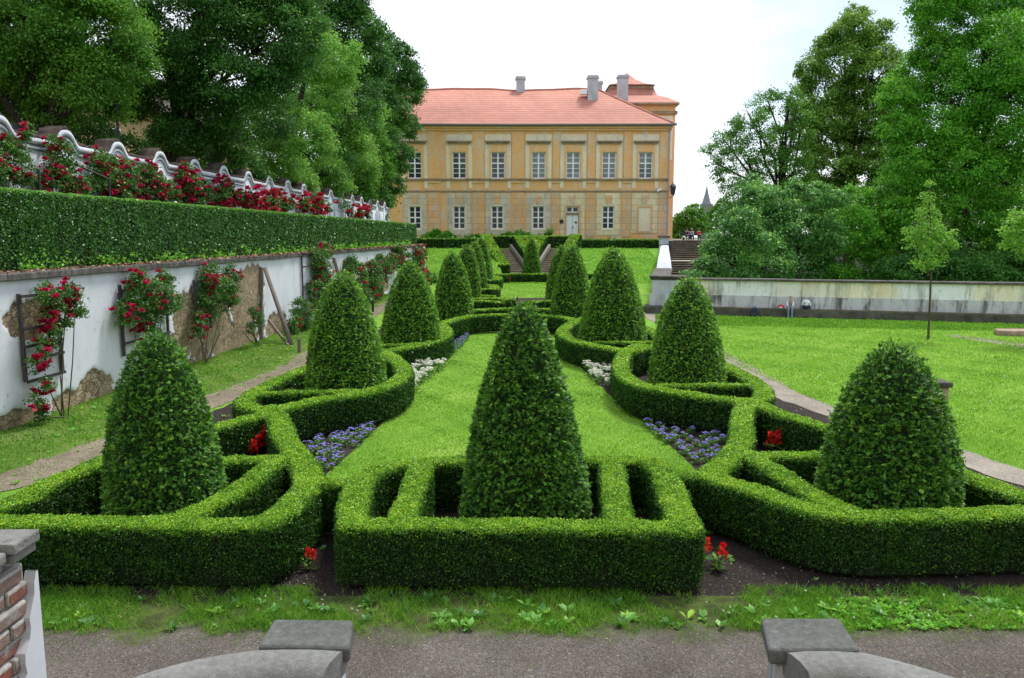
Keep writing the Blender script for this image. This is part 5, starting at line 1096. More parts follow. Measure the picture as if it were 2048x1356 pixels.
# right side
tree('sprawling bright green maple with dark trunk filling the right edge', tb(1935, 43, 0), LB(43, (1900,190,78),(1995,110,88),(1850,265,66),(1960,300,85),(2050,240,90),(1880,380,62),(2040,390,80),(1815,330,45),(1835,150,42),(1935,40,62),(1872,45,40),(2045,10,75),(1800,420,38),(1965,440,50),(2090,130,90),(1785,250,30),(1860,100,32),(2000,200,70),(1990,480,45),(1930,120,50),(1785,470,30),(1800,190,40),(1790,380,40),(1840,210,45),(1860,0,40),(1900,-40,60),(1990,-20,60),(1920,330,60)), 'bright', 0.165, 0.50, 1.05, young=0.12, group='park trees beyond the right wall')
tree('tall olive tinted tree with a rounded top standing clear against the sky', tb(1700, 58, 0), LB(58, (1700,62,40),(1690,125,62),(1650,180,48),(1745,150,50),(1640,255,48),(1705,240,56),(1660,330,48),(1725,330,50),(1772,115,30),(1618,140,24),(1710,30,22),(1780,200,35),(1760,260,40),(1690,400,45),(1730,90,36),(1630,310,30),(1790,180,34),(1800,260,40),(1790,330,40),(1660,100,34),(1600,230,28),(1760,60,24),(1640,400,40)), 'olive', 0.21, 0.45, 1.15, young=0.2, group='park trees beyond the right wall')
tree('thin open crowned dark tree leaning left with bare limbs showing', tb(1575, 52, 0), LB(52, (1500,235,34),(1452,285,30),(1535,200,26),(1560,280,36),(1438,330,24),(1490,320,38),(1560,345,45),(1590,230,32),(1470,255,22),(1520,380,42),(1462,372,22),(1580,190,22),(1415,300,14),(1520,285,34),(1590,320,34),(1600,270,28),(1545,400,36),(1600,380,36),(1435,352,14)), 'lime_a', 0.15, 0.26, 0.62, sparse=0.25, limbs=16, group='park trees beyond the right wall')
for lb, px, Y, l, mt in [
    ('broad bluish green shrub crowding the wall behind the second right cone', 1470, 39, [(1455,522,52),(1500,480,52),(1432,488,32),(1540,530,50),(1412,535,24),(1478,442,34),(1475,565,40)], 'bluish'),
    ('tall fresh green shrub with yellowish tips in the middle of the thicket', 1600, 41, [(1590,440,52),(1560,395,34),(1640,470,46),(1610,520,58),(1640,390,28),(1530,430,32),(1675,395,20),(1590,370,18)], 'bluish'),
    ('bright green shrub below the olive tree', 1690, 43, [(1700,450,48),(1720,400,34),(1740,490,42),(1680,520,45),(1750,440,32)], 'bright'),
    ('leafy shrub with upright shoots behind the stairway', 1440, 44, [(1482,404,32),(1462,430,28),(1520,392,36),(1500,368,22)], 'bluish'),
    ('small round shrub at the foot of the brown stairway', 1370, 38, [(1382,552,18),(1402,560,18),(1366,560,10)], 'bluish'),
    ('dark shrub beneath the maple trunk', 1900, 40, [(1880,520,55),(1830,540,42),(1940,545,48),(1790,540,35)], 'lime_dark'),
    ('dark shrub at the far right over the wall', 2040, 40, [(2030,530,55),(1985,555,35),(2080,500,60),(2070,565,40)], 'lime_dark'),
    ('dense dark bush behind the young tree', 1800, 47, [(1790,480,48),(1840,460,45),(1760,540,38),(1890,470,45)], 'lime_dark'),
    ('deep green background bush right of the maple trunk', 2010, 49, [(1990,480,55),(2050,450,60),(1950,510,45),(2100,520,60)], 'lime_dark')]:
    tree(lb, tb(px, Y, 0), LB(Y, *l), mt, 0.0040*Y, 0.13, 1.1, 'thicket beyond the right wall', 'shrub', cat='shrub', limbs=5, young=0.22 if mt == 'bluish' else 0.1)
for lb, px, Y, l in [('distant bright tree left of the church spire', 1382, 112, [(1372,432,22),(1390,420,16),(1360,445,16),(1398,445,20),(1350,458,12)]), ('distant tree below the church spire', 1425, 120, [(1432,430,18),(1444,412,16),(1416,448,18),(1450,440,22)]), ('distant low tree at the end of the court', 1360, 128, [(1355,465,16),(1375,455,18),(1345,450,12)]),
    ('background tree rising over the thicket', 1560, 75, [(1540,420,50),(1600,400,50),(1500,440,45),(1650,430,50)]), ('background tree deep behind the maple', 1850, 72, [(1830,350,60),(1900,400,65),(1800,430,50),(1960,350,70),(2040,400,70)])]:
    tree(lb, tb(px, Y, 0), LB(Y, *l), 'lime_a' if Y > 100 else 'lime_dark', 0.0036*Y, 0.3, 1.2, 'distant trees', limbs=5)
def young_tree(label, px, py, topy, Y, lob):
    b = P(px, py, Y); b[2] = 0
    root = tree(label, b, LB(Y, *lob), 'young', 0.105, 0.038, 0.52, None, 'young_tree', bark='twig', split=0.75, sparse=0.12, clump=0.30, young=0.25, limbs=12)
young_tree('slender young tree with lime green leaves and thin bare trunk on the right lawn', 1857, 668, 355, 26.4, [(1858,368,7,0),(1857,395,13,0),(1855,425,20,0),(1862,455,26,0),(1845,480,28,0),(1875,488,27,0),(1858,512,30,0),(1830,475,15,0),(1895,470,15,0),(1857,440,18,0),(1815,460,9,0),(1905,490,10,0)])
young_tree('young tree with lime green leaves cut by the right edge', 2075, 668, 360, 25.5, [(2050,470,34,0),(2080,430,40,0),(2020,455,20,0),(2035,430,18,0),(2015,490,13,0),(2090,380,30,0),(2060,505,24,0),(2100,480,40,0)])

# ------------------------------------------------------------------ terrace plants
def blade_plant(label, name, c, n, L, mat, droop, w_, trunk=0.0, cat='plant'):
    root = thing(name, label, cat, c); V = []; F = []; r_ = []
    for k in range(n):
        a = rng.uniform(0, 6.28); el = rng.uniform(0.25, 1.3); p = np.array((c[0], c[1], c[2]+trunk)); d = np.array((math.cos(a)*math.cos(el), math.sin(a)*math.cos(el), math.sin(el))); sdv = np.array((-math.sin(a), math.cos(a), 0))
        m = 5; base = len(V)
        for i in range(m+1):
            f = i/m; ww = w_*(1-f)**0.7*0.5+0.004; V += [p-sdv*ww, p+sdv*ww]; r_ += [0.3+0.5*f]*2; p = p+d*L/m; d = d-np.array((0, 0, droop/m)); d /= np.linalg.norm(d)
        F += [(base+2*i, base+2*i+1, base+2*i+3, base+2*i+2) for i in range(m)]
    np_mesh('leaves', V, F, M[mat], root, {'rnd': r_})
    if trunk: m = MB(); m.tube([c, (c[0], c[1], c[2]+trunk)], [0.14, 0.12], 8); m.build('trunk', M['bark'], root)
def onT(px, Y): x = float(P(px, 478, Y)[0]); return np.array((x, Y, float(bank_z(x, Y))))
M['agave'] = leaf_mat('agave_leaf', [(0.0, (0.10,0.17,0.12)), (1.0, (0.34,0.44,0.36))], 0.1)
blade_plant('small sago palm with arching fronds on the terrace left of the door', 'sago_palm', onT(1100, 76.5), 42, 1.35, 'lime_a', 1.5, 0.16, 0.85)
blade_plant('blue grey agave on the terrace above the white bench', 'agave', onT(928, 76), 26, 1.25, 'agave', 0.5, 0.24)
blade_plant('blue grey agave on the terrace right of the door', 'agave', onT(1224, 75.5), 26, 1.05, 'agave', 0.5, 0.22)
for lb, px, l in [('bushy green shrub against the palace left of the bench', 876, [(868,470,14),(890,471,13),(855,474,12),(903,474,9)]), ('low green shrub on the terrace right of the bench', 965, [(955,474,9),(975,475,9),(940,474,8)]), ('wide green shrub behind the funnel hedge', 1030, [(1020,470,10),(1040,469,10),(1055,471,8),(1008,472,8)]), ('small green shrub under the sago palm', 1085, [(1080,472,7),(1095,472,7)])]:
    tree(lb, onT(px, 77), LB(77, *l), 'bright', 0.24, 0.06, 1.3, 'terrace shrubs', 'shrub', cat='shrub', limbs=2)

# ------------------------------------------------------------------ roses
def blooms(root, pts, size, mat):
    V_ = []; r_ = []
    n = len(pts)
    for ring, (cnt, tilt, sc) in enumerate(((6, 0.25, 1.0), (5, 0.75, 0.8), (4, 1.15, 0.55))):
        for k in range(cnt):
            a = 2*np.pi*k/cnt + ring*0.5 + rng.uniform(-0.3, 0.3, n)
            o = np.stack([np.cos(a)*math.cos(tilt), np.sin(a)*math.cos(tilt), np.full(n, math.sin(tilt))], 1)
            tiltv = unit(rng.normal(size=(n, 3))*0.35+o); s_ = size*sc*rng.uniform(0.7, 1.2, n)
            v, _ = leaf_quads(pts+tiltv*(s_*0.33)[:, None], unit(tiltv+np.array((0,0,0.3))), unit(rng.normal(size=(n, 3))*0.4+np.array((0,0,1.0))-tiltv*0.3), s_*0.75, s_*0.72, -0.25)
            V_.append(v); r_.append(np.repeat(np.clip(rng.normal(0.45+0.08*ring, 0.17, n), 0, 1), 4))
    V = np.concatenate(V_); np_mesh('blossoms', V, np.arange(len(V)).reshape(-1, 4), M[mat], root, {'rnd': np.concatenate(r_)})
def rose(label, lobes, base, nbl, leaf, bl, mat='rose', cov=1.0, group=None, stems=5, clumps=True, name='climbing_rose', cat='rose', flower_lobes=None):
    base = np.asarray(base, float); root = thing(name, label, cat, base, group)
    m = MB(); C = np.array([c for c, _ in lobes])
    for k in range(stems):
        c = C[rng.integers(len(C))]; mid = (base+c)/2+rng.normal(0, 0.12, 3)
        m.tube([base+np.array((rng.normal(0, 0.06), rng.normal(0, 0.06), 0)), mid, c, c+rng.normal(0, 0.15, 3)], [0.014, 0.012, 0.008, 0.004], 5)
    m.build('stems', M['twig'], root)
    crown_mesh(root, lobes, 'rose_leaf', leaf*1.1, cov*1.3, part='foliage', clump=0.34, asp=0.7, sparse=0.1)
    pts = []; FL = flower_lobes or lobes; wts = np.array([np.mean(r_)**2 for _, r_ in FL]); wts /= wts.sum()
    while len(pts) < nbl:
        c, r_ = FL[rng.choice(len(FL), p=wts)]; u = rand_unit(1)[0]; u = u if u[1] < 0.35 else u*np.array((1, -1, 1)); q = np.asarray(c)+u*np.asarray(r_)*rng.uniform(0.85, 1.12)
        for _ in range(rng.integers(1, 5) if clumps else 1): pts.append(q+rng.normal(0, bl*0.75, 3))
    blooms(root, np.array(pts[:nbl]), bl, mat); return root
def WLB(Lw, *l):
    o = []
    for px, py, r_ in l:
        q, s_ = on_wall(px, py, Lw); rr = r_*q[1]/FPX*1.02; n = abs(VN[0]); o.append((q, np.array((min(rr*0.55, 0.34), rr, rr))))
    return o
def foot(px, Lw, z=0.0): q, s_ = on_wall(px, 600, Lw); q[2] = z; return q
RG = 'climbing roses on the retaining wall'; RW_ = WL-0.38
rose('thin climbing rose with crimson blooms down the first trellis', WLB(RW_, (95,585,24),(135,590,26),(150,610,22),(110,620,22),(90,690,20),(75,730,18),(130,640,14),(95,770,16),(75,800,14),(100,660,18),(85,830,12)), foot(110, RW_), 66, 0.055, 0.135, cov=0.75, group=RG)
rose('rounded climbing rose heavy with red blooms above the nearest left cone', WLB(RW_, (285,580,36),(320,590,34),(260,620,28),(345,605,22),(300,630,30),(275,560,24),(330,555,18)), foot(270, RW_), 84, 0.055, 0.135, cov=0.95, group=RG)
rose('climbing rose with red blooms on the bare stone patch', WLB(RW_, (430,565,36),(455,550,24),(420,600,28),(450,590,26),(400,640,16),(395,665,13),(465,590,18)), foot(405, RW_), 64, 0.06, 0.135, cov=0.9, group=RG)
rose('tall climbing rose reaching above the wall beside the leaning pole', WLB(RW_, (640,520,26),(645,550,24),(630,580,22),(650,500,18),(655,570,18),(625,620,14)), foot(640, RW_), 80, 0.075, 0.14, cov=0.9, group=RG)
rose('low sparse rose bush at the wall foot behind the second left cone', WLB(RW_-0.35, (605,625,26),(590,650,20),(615,655,18)), foot(603, RW_-0.3), 14, 0.065, 0.11, cov=0.9, name='rose_bush', group=None)
rose('wide climbing rose full of scarlet blooms farther along the wall', WLB(RW_, (715,555,30),(745,550,30),(740,580,28),(725,595,20),(765,535,24),(700,530,20),(755,575,18)), foot(735, RW_), 130, 0.10, 0.15, mat='rose_red', cov=0.9, group=RG)
rose('climbing rose with red blooms near the far end of the wall', WLB(RW_, (795,515,22),(810,520,18),(780,525,18),(800,500,15)), foot(800, RW_), 95, 0.12, 0.17, cov=0.9, group=RG)
rose('last climbing rose at the wall end by the grass bank', WLB(RW_, (835,515,18),(845,505,14),(840,530,15),(850,545,10)), foot(838, RW_), 85, 0.13, 0.18, mat='rose_red', cov=0.8, group=RG)
rose('low reddish rose bush on the bank beyond the wall end', WLB(RW_-1.2, (858,553,10),(868,556,9),(850,552,8)), foot(858, RW_-1.2, 0.0), 18, 0.13, 0.17, mat='rose_red', name='rose_bush', cov=0.7)
rose('spindly little rose bush at the foot of the leaning pole', WLB(RW_-0.15, (508,620,13),(515,640,14),(500,655,10)), foot(510, RW_-0.1), 3, 0.055, 0.09, cov=0.55, name='rose_bush', clumps=False)
UG = 'climbing roses on the upper wall'; UR = UL-0.42
for lb, l, n in [('dark red rose at the left edge of the upper wall', [(20,330,34),(0,290,26),(45,340,24),(35,300,20),(-30,330,40),(50,262,16)], 85),
                 ('tall upper wall rose arching over the dark frame', [(125,305,24),(110,345,30),(140,350,26),(150,370,22),(115,290,18),(160,375,20),(85,365,16)], 80),
                 ('dense upper wall rose third from the left', [(215,340,32),(240,350,32),(200,320,22),(260,345,24),(235,375,30),(190,360,20),(265,380,18)], 110),
                 ('upper wall rose fourth from the left', [(305,360,26),(295,345,18),(325,375,24),(300,390,22),(345,385,16)], 75),
                 ('upper wall rose with a high crimson spray', [(380,365,26),(370,345,16),(400,380,24),(385,395,22),(415,390,16)], 85),
                 ('upper wall rose sixth from the left', [(445,385,22),(455,370,14),(465,395,18),(440,405,18),(485,395,14)], 70),
                 ('pale red upper wall rose midway along', [(550,395,16),(535,405,16),(565,405,16),(545,412,16),(580,408,10)], 60),
                 ('upper wall rose eighth from the left', [(625,405,14),(610,410,13),(640,410,13),(655,415,10)], 50),
                 ('small upper wall rose at the far end', [(735,428,8),(720,427,8),(700,424,8)], 22),
                 ('narrow upper wall rose between two gablets', [(500,395,13),(510,405,13),(495,408,12)], 32)]:
    far = l[0][0]; D = UL*1562/(1097-far)
    rose(lb, WLB(UR, *l), foot(l[0][0], UR, TZ), int(n*1.25), 0.0034*D, 0.0066*D, cov=0.9, group=UG, mat='rose_red' if far > 520 else 'rose', stems=7)

# ------------------------------------------------------------------ trellises, pole and props by the wall
def trellis(label, px0, px1, py0, py1, bars):
    a, s0 = on_wall(px0, py0, WL-0.10); b, s1 = on_wall(px0, py1, WL-0.10); c, s2 = on_wall(px1, (py0+py1)/2, WL-0.10)
    root = thing('trellis', label, 'trellis', a)
    z1, z0 = a[2], b[2]
    for s_ in (s0, s2):
        q = W(WL-0.10, s_); m = MB(); m.bar((q[0],q[1],z0), (q[0],q[1],z1), 0.06, 0.06); m.build('post', M['wood_dark'], root)
    for f in bars:
        z = z0+(z1-z0)*f; p, q = W(WL-0.15, s0-0.02, z), W(WL-0.15, s2+0.02, z); m = MB(); m.bar(p, q, 0.035, 0.055); m.build('rail', M['wood_dark'], root)
trellis('weathered trellis on the first bare patch of the wall', 37, 120, 588, 768, (0.0, 0.24, 0.40, 0.60, 0.97))
trellis('trellis behind the rounded rose above the nearest left cone', 239, 335, 570, 715, (0.18, 0.55, 0.92))
trellis('trellis behind the rose on the bare stone', 388, 420, 560, 665, (0.1, 0.5, 0.95))
trellis('trellis carrying the tall rose beside the leaning pole', 603, 650, 505, 620, (0.05, 0.4, 0.75, 0.98))
def leaner(label, name, top, bot, r_, mat, sq=False):
    root = thing(name, label, 'pole', bot); m = MB()
    if sq: m.bar(bot, top, r_*2, r_*2)
    else: m.tube([bot, (np.asarray(bot)+np.asarray(top))/2, top], [r_*1.1, r_, r_*0.92], 10)
    m.build('shaft', M[mat], root, smooth=not sq)
    return root
t0, _ = on_wall(530, 537, WL-0.12); b0 = G(583, 690); leaner('thick round wooden pole leaning on the wall as a prop', 'prop_pole', t0, b0, 0.075, 'wood_grey')
t1, _ = on_wall(538, 640, WL-0.25); b1 = G(577, 691); leaner('thin pale square batten leaning low against the wall', 'batten', t1, b1, 0.035, 'wood_grey', True)
t2, _ = on_wall(668, 516, WL-0.10); b2 = G(695, 622); leaner('second wooden prop leaning behind the second left cone', 'prop_pole', t2, b2, 0.085, 'wood_grey')
t3, _ = on_wall(522, 535, WL-0.05); t4, _ = on_wall(522, 690, WL-0.05); t4[2] = 0; leaner('upright weathered post fixed to the wall beside the leaning pole', 'wall_post', t3, t4, 0.06, 'wood_grey', True)
t5, _ = on_wall(636, 560, WL-0.35); t6 = t5.copy(); t6[2] = 0; leaner('upright wooden post under the tall rose', 'wall_post', t5, t6, 0.055, 'wood_grey', True)
s0 = G(599, 705); leaner('short wooden stake in the grass by the leaning pole', 'stake', s0+np.array((0, 0, 0.42)), s0, 0.045, 'wood_grey', True)
s1 = G(746, 624); leaner('short dark stake beside the third left cone', 'stake', s1+np.array((0, 0, 0.5)), s1, 0.05, 'bark', True)
q, s_ = on_wall(77, 340, UL-0.9); root = thing('rose_support', 'dark iron rose support on the upper terrace', 'plant support', (q[0], q[1], TZ))
m = MB(); e1 = W(UL-0.9, s_); e2 = W(UL-0.2, s_+1.9); m.tube([(e1[0],e1[1],TZ),(e1[0],e1[1],q[2]),(e2[0],e2[1],q[2]+0.5)], 0.03, 6); m.build('post', M['iron'], root)
m = MB(); e3 = W(UL-0.9, s_+3.0); m.tube([(e3[0],e3[1],TZ),(e3[0],e3[1],q[2]),(e2[0],e2[1],q[2]+0.5)], 0.03, 6); m.build('post', M['iron'], root)
# lamp post behind the upper wall
q, s_ = on_wall(234, 230, 14.3); root = thing('lamp_post', 'thin grey lamp post rising behind the upper wall into the leaves', 'lamp post', (q[0], q[1], TZ))
m = MB(); m.tube([(q[0],q[1],TZ),(q[0],q[1],q[2]+1.9)], [0.055,0.04], 8); m.build('pole', M['iron'], root)
m = MB(); m.lathe((q[0],q[1],q[2]+1.9), [(0.05,0),(0.16,0.1),(0.2,0.4),(0.03,0.55)], 10); m.build('lantern', M['iron'], root)
# yellow house glimpsed through the trees
def yellow_house():
    a, b = W(26, 22), W(26, 62); root = thing('yellow_house', 'yellow rendered house glimpsed between the trunks at left', 'house', W(26, 42, TZ))
    m = MB(); m.prism([tuple(W(26,20)[:2]),tuple(W(26,70)[:2]),tuple(W(36,70)[:2]),tuple(W(36,20)[:2])], TZ, 11.5); m.build('wall', flat('yellow_render', (0.58,0.44,0.22), 0.9, 0.2), root)
    m = MB(); p = [W(25.4,19.5,11.5),W(25.4,70.5,11.5),W(31,66,15.5),W(31,24,15.5)]; p2 = [W(36.6,19.5,11.5),W(36.6,70.5,11.5)]
    m.add(p+p2, [(0,1,2,3),(3,2,5,4),(0,3,4),(1,5,2)]); m.build('roof', M['tile_old'], root)
    for k in range(10):
        s0_ = 23+k*4.6
        for z0_, z1_ in ((4.3, 6.2), (8.0, 9.9)):
            f = MB(); f.bar(W(25.93, s0_, (z0_+z1_)/2), W(25.93, s0_+1.3, (z0_+z1_)/2), 0.1, z1_-z0_); fo = f.build('window', M['white_paint'], root)
            g = MB()
            for j in (0.12, 0.70): g.bar(W(25.86, s0_+j, (z0_+z1_)/2), W(25.86, s0_+j+0.48, (z0_+z1_)/2), 0.06, z1_-z0_-0.24)
            g.build('pane', M['glass'], fo)
yellow_house()
# church spire far away
c = P(1413, 400, 300); root = thing('church_spire', 'slim grey church spire far away above the trees', 'church', (c[0], 300, 0))
z1 = float(P(1413, 371, 300)[2]); z0 = float(P(1413, 408, 300)[2]); m = MB(); m.lathe((c[0],300,z0), [(1.9,0),(1.5,1.0),(0.7,(z1-z0)*0.55),(0.06,z1-z0)], 8); m.build('spire', flat('slate', (0.22,0.24,0.26), 0.7), root)
m = MB(); m.box(c[0]-2, c[0]+2, 298, 302, 0, z0); m.build('tower', M['grey_stone'], root)

# ------------------------------------------------------------------ flowers in the beds
def flower_proto(name, label, cat, group, mat, heads, hr, hh, nl, petals, pw):
    root = thing(name, label, cat, (0, 0, 0), group)
    a = rng.uniform(0, 6.28, nl); r_ = rng.uniform(0.02, 0.11, nl); z = rng.uniform(0.01, hh*0.8, nl)
    pos = np.stack([r_*np.cos(a), r_*np.sin(a), z], 1); d = np.stack([np.cos(a), np.sin(a), rng.uniform(0, 0.9, nl)], 1)
    V, F = leaf_quads(pos, d, rng.normal(size=(nl, 3))*0.4+np.array((0, 0, 1.0)), rng.uniform(0.045, 0.075, nl), rng.uniform(0.03, 0.05, nl)); np_mesh('foliage', V, F, M['rose_leaf'], root, {'rnd': np.repeat(np.clip(rng.normal(0.55, 0.2, nl), 0, 1), 4)})
    for k in range(heads):
        a0 = rng.uniform(0, 6.28); rr = rng.uniform(0.0, 0.10); c = np.array((rr*math.cos(a0), rr*math.sin(a0), hh*rng.uniform(0.85, 1.15)))
        u = rand_unit(petals); u[:, 2] = np.abs(u[:, 2])*0.6; p = c+u*np.array((hr, hr, hr*0.55))*rng.uniform(0.5, 1, (petals, 1))
        V, F = leaf_quads(p, unit(u+rng.normal(size=(petals, 3))*0.4), unit(u*0.3+np.array((0, 0, 1.0))+rng.normal(size=(petals, 3))*0.3), pw, pw*0.7, 0.2)
        np_mesh('flower_head', V, F, M[mat], root, {'rnd': np.repeat(rng.random(petals), 4)})
    return root
def scatter(proto, pts, label, group, zoff=0.0):
    first = True
    for x, y, s_ in pts:
        o = proto if first else copy_tree(proto); first = False
        o.location = (x, y, zoff); o.rotation_euler = (0, 0, rng.uniform(0, 6.28)); o.scale = (s_, s_, s_); o['label'] = label; o['group'] = group
def fill(poly, n, smin=0.85, smax=1.25, mind=0.12):
    q = np.array([np.asarray(p_)[:2] for p_ in poly]); lo, hi = q.min(0), q.max(0); out = []
    for _ in range(6000):
        p_ = rng.uniform(lo, hi)
        if in_poly(np.array([p_[0]]), np.array([p_[1]]), poly)[0] and all(np.hypot(*(p_-np.array(o[:2]))) > mind for o in out): out.append((p_[0], p_[1], rng.uniform(smin, smax)))
        if len(out) >= n: break
    return out
for lb, poly, n in [('purple ageratum plant in the bed by the nearest left hedge', [G(612,900),G(640,878),G(700,868),G(752,852),G(735,880),G(700,900),G(660,948),G(640,945)], 24),
                    ('purple ageratum plant in the bed by the nearest right hedge', [G(1282,848),G(1340,862),G(1400,870),G(1450,885),G(1440,915),G(1405,945),G(1370,915),G(1320,880)], 28),
                    ('purple ageratum plant in the bed by the third left cone', [G(903,690),G(935,672),G(932,684),G(912,705),G(902,708)], 24)]:
    pr = flower_proto('ageratum', lb, 'flower', None, 'purple', 6, 0.032, 0.14, 40, 22, 0.022); scatter(pr, fill(poly, int(n*1.3), 0.65, 1.1, 0.15), lb, lb.replace('plant ', 'plants '))
for lb, poly, n in [('white begonia plant in the bed below the second left cone', [G(818,745),G(850,737),G(893,733),G(875,745),G(848,768),G(824,790),G(818,770)], 30),
                    ('white begonia plant in the bed below the second right cone', [G(1162,735),G(1190,738),G(1228,742),G(1232,790),G(1205,778),G(1180,758)], 34)]:
    pr = flower_proto('begonia', lb, 'flower', None, 'white_fl', 9, 0.038, 0.23, 34, 12, 0.042); scatter(pr, fill(poly, n, 0.75, 1.25, 0.15), lb, lb.replace('plant ', 'plants '))
def salvia(label, px, py, spikes, s_=1.0, z=None):
    c = G(px, py); root = thing('salvia', label, 'flower', (c[0], c[1], 0)); n = 26
    a = rng.uniform(0, 6.28, n); rr = rng.uniform(0.02, 0.12, n)*s_; pos = np.stack([c[0]+rr*np.cos(a), c[1]+rr*np.sin(a), rng.uniform(0.02, 0.15, n)*s_], 1)
    V, F = leaf_quads(pos, np.stack([np.cos(a), np.sin(a), rng.uniform(-0.1, 0.8, n)], 1), rng.normal(size=(n, 3))*0.35+np.array((0, 0, 1.0)), 0.085*s_, 0.05*s_); np_mesh('foliage', V, F, M['rose_leaf'], root, {'rnd': np.repeat(np.clip(rng.normal(0.6, 0.2, n), 0, 1), 4)})
    for dx, dy, h in spikes:
        m = MB(); top = (c[0]+dx*s_, c[1]+dy*s_, h); m.tube([(c[0], c[1], 0), top], [0.006, 0.005], 5); m.build('stem', M['twig'], root)
        k = 46; t = rng.random(k); a = rng.uniform(0, 6.28, k); rad = 0.042*(1-t*0.75)*s_; p = np.stack([top[0]+rad*np.cos(a), top[1]+rad*np.sin(a), h-0.03+0.15*s_*t], 1)
        V, F = leaf_quads(p, np.stack([np.cos(a), np.sin(a), np.full(k, 0.7)], 1), rng.normal(size=(k, 3))+np.array((0, 0, 0.8)), 0.05*s_, 0.024*s_); np_mesh('flower_spike', V, F, M['red_fl'], root, {'rnd': np.repeat(rng.random(k), 4)})
salvia('small red salvia in the soil gap left of the middle hedge ring', 617, 1140, [(0, 0, 0.16), (0.07, 0.02, 0.13)], 0.8)
salvia('red salvia with two tall spikes right of the middle hedge ring', 1434, 1140, [(0.05, 0, 0.17), (-0.07, 0.12, 0.16)], 1.1)
salvia('red salvia clump inside the nearest left hedge compartment', 490, 925, [(0, 0, 0.19), (0.10, 0, 0.18), (-0.11, 0, 0.18), (0.16, 0.14, 0.26), (0.15, 0.18, 0.34), (-0.03,0.05,0.2), (0.05,0.1,0.27), (0.12,0.08,0.22)], 1.5)
salvia('low red salvia beside the nearest left cone', 452, 935, [(0, 0, 0.12), (0.05, 0, 0.1)], 1.1)
salvia('red salvia inside the nearest right hedge compartment', 1553, 915, [(0, 0, 0.24), (0.07, 0.05, 0.3), (-0.07, 0.02, 0.22)], 1.5)
salvia('single red salvia close to the nearest right hedge spine', 1533, 890, [(0, 0, 0.24)], 1.0)
salvia('small red salvia behind the second right hedge scallop', 1286, 728, [(0, 0, 0.24), (0.06, 0, 0.2)], 1.2)
salvia('tiny red salvia before the far straight hedge', 1012, 566, [(0, 0, 0.2), (0.15, 0, 0.22), (-0.15, 0, 0.18)], 2.2)
# leafy weeds, clover heads and stones of the front verge
def rosettes(name, n, x0, x1, y0, y1, mat, size, z=0.016):
    P0 = []; D0 = []; N0 = []; S0 = []; Rr = []
    for k in range(n):
        x, y = rng.uniform(x0, x1), rng.uniform(y0, y1); m_ = rng.integers(5, 10); a = rng.uniform(0, 6.28, m_); el = rng.uniform(0.1, 0.8, m_); L_ = size*rng.uniform(0.6, 1.3)
        d = np.stack([np.cos(a)*np.cos(el), np.sin(a)*np.cos(el), np.sin(el)], 1); P0.append(np.array((x, y, z))+d*L_*0.55); D0.append(d); N0.append(np.tile((0, 0, 1.0), (m_, 1))+rng.normal(0, 0.25, (m_, 3))); S0.append(np.full(m_, L_)); Rr.append(np.full(m_, rng.uniform(0.3, 1)))
    s_ = np.concatenate(S0); V, F = leaf_quads(np.concatenate(P0), np.concatenate(D0), np.concatenate(N0), s_, s_*0.5, 0.2)
    tag(np_mesh(name, V, F, M[mat], None, {'rnd': np.repeat(np.concatenate(Rr), 4)}), kind='stuff')
rosettes('verge_weeds', 120, -5.5, 5.6, 6.60, 7.15, 'bluish', 0.085)
rosettes('clover_patch', 900, 2.6, 6.2, 6.58, 7.15, 'bright', 0.045)
rosettes('lawn_weeds', 260, -8.8, -3.5, 10, 26, 'bright', 0.07, 0.01)
rosettes('bed_weeds', 60, -6, 6, 7.2, 9.6, 'bluish', 0.07, 0.006)
def heads(name, n, x0, x1, y0, y1, z0_, z1_, s_, mat):
    p = np.stack([rng.uniform(x0, x1, n), rng.uniform(y0, y1, n), rng.uniform(z0_, z1_, n)], 1); p = np.repeat(p, 7, 0)+rng.normal(0, s_*0.3, (n*7, 3)); V, F = leaf_quads(p, rand_unit(n*7), rand_unit(n*7), s_, s_*0.8)
    tag(np_mesh(name, V, F, M[mat], None, {'rnd': np.repeat(rng.random(n*7), 4)}), kind='stuff')
heads('clover_heads', 26, 1.1, 5.4, 6.65, 7.2, 0.05, 0.11, 0.016, 'white_fl'); heads('clover_heads', 10, -2.4, -1.3, 6.8, 7.15, 0.04, 0.09, 0.014, 'white_fl')
heads('lawn_daisies', 260, -1.8, 2.2, 10.5, 24, 0.03, 0.05, 0.014, 'white_fl'); heads('lawn_daisies', 300, 5.5, 14, 13, 26, 0.03, 0.05, 0.018, 'white_fl')
np_ = 2600; x = rng.uniform(-6, 6, np_); y = rng.uniform(3.8, 6.65, np_); s_ = rng.uniform(0.005, 0.016, np_)
V, F = leaf_quads(np.stack([x, y, 0.010+s_*0.2], 1), rng.normal(size=(np_, 3))*np.array((1, 1, 0.15)), rng.normal(size=(np_, 3))*0.35+np.array((0, 0, 1.0)), s_, s_*0.8, 0.3)
M['pebble'] = leaf_mat('pebble', [(0.0, (0.10,0.085,0.075)), (0.7, (0.30,0.27,0.25)), (1.0, (0.55,0.52,0.48))], 0)
tag(np_mesh('pebbles', V, F, M['pebble'], None, {'rnd': np.repeat(rng.random(np_), 4)}), kind='stuff')
np_ = 1500; x = rng.uniform(-4, 4, np_); y = rng.uniform(7.1, 8.0, np_); s_ = rng.uniform(0.006, 0.03, np_)
V, F = leaf_quads(np.stack([x, y, 0.008+s_*0.2], 1), rng.normal(size=(np_, 3))*np.array((1, 1, 0.3)), rng.normal(size=(np_, 3))*0.5+np.array((0, 0, 1.0)), s_, s_*0.6, 0.3)
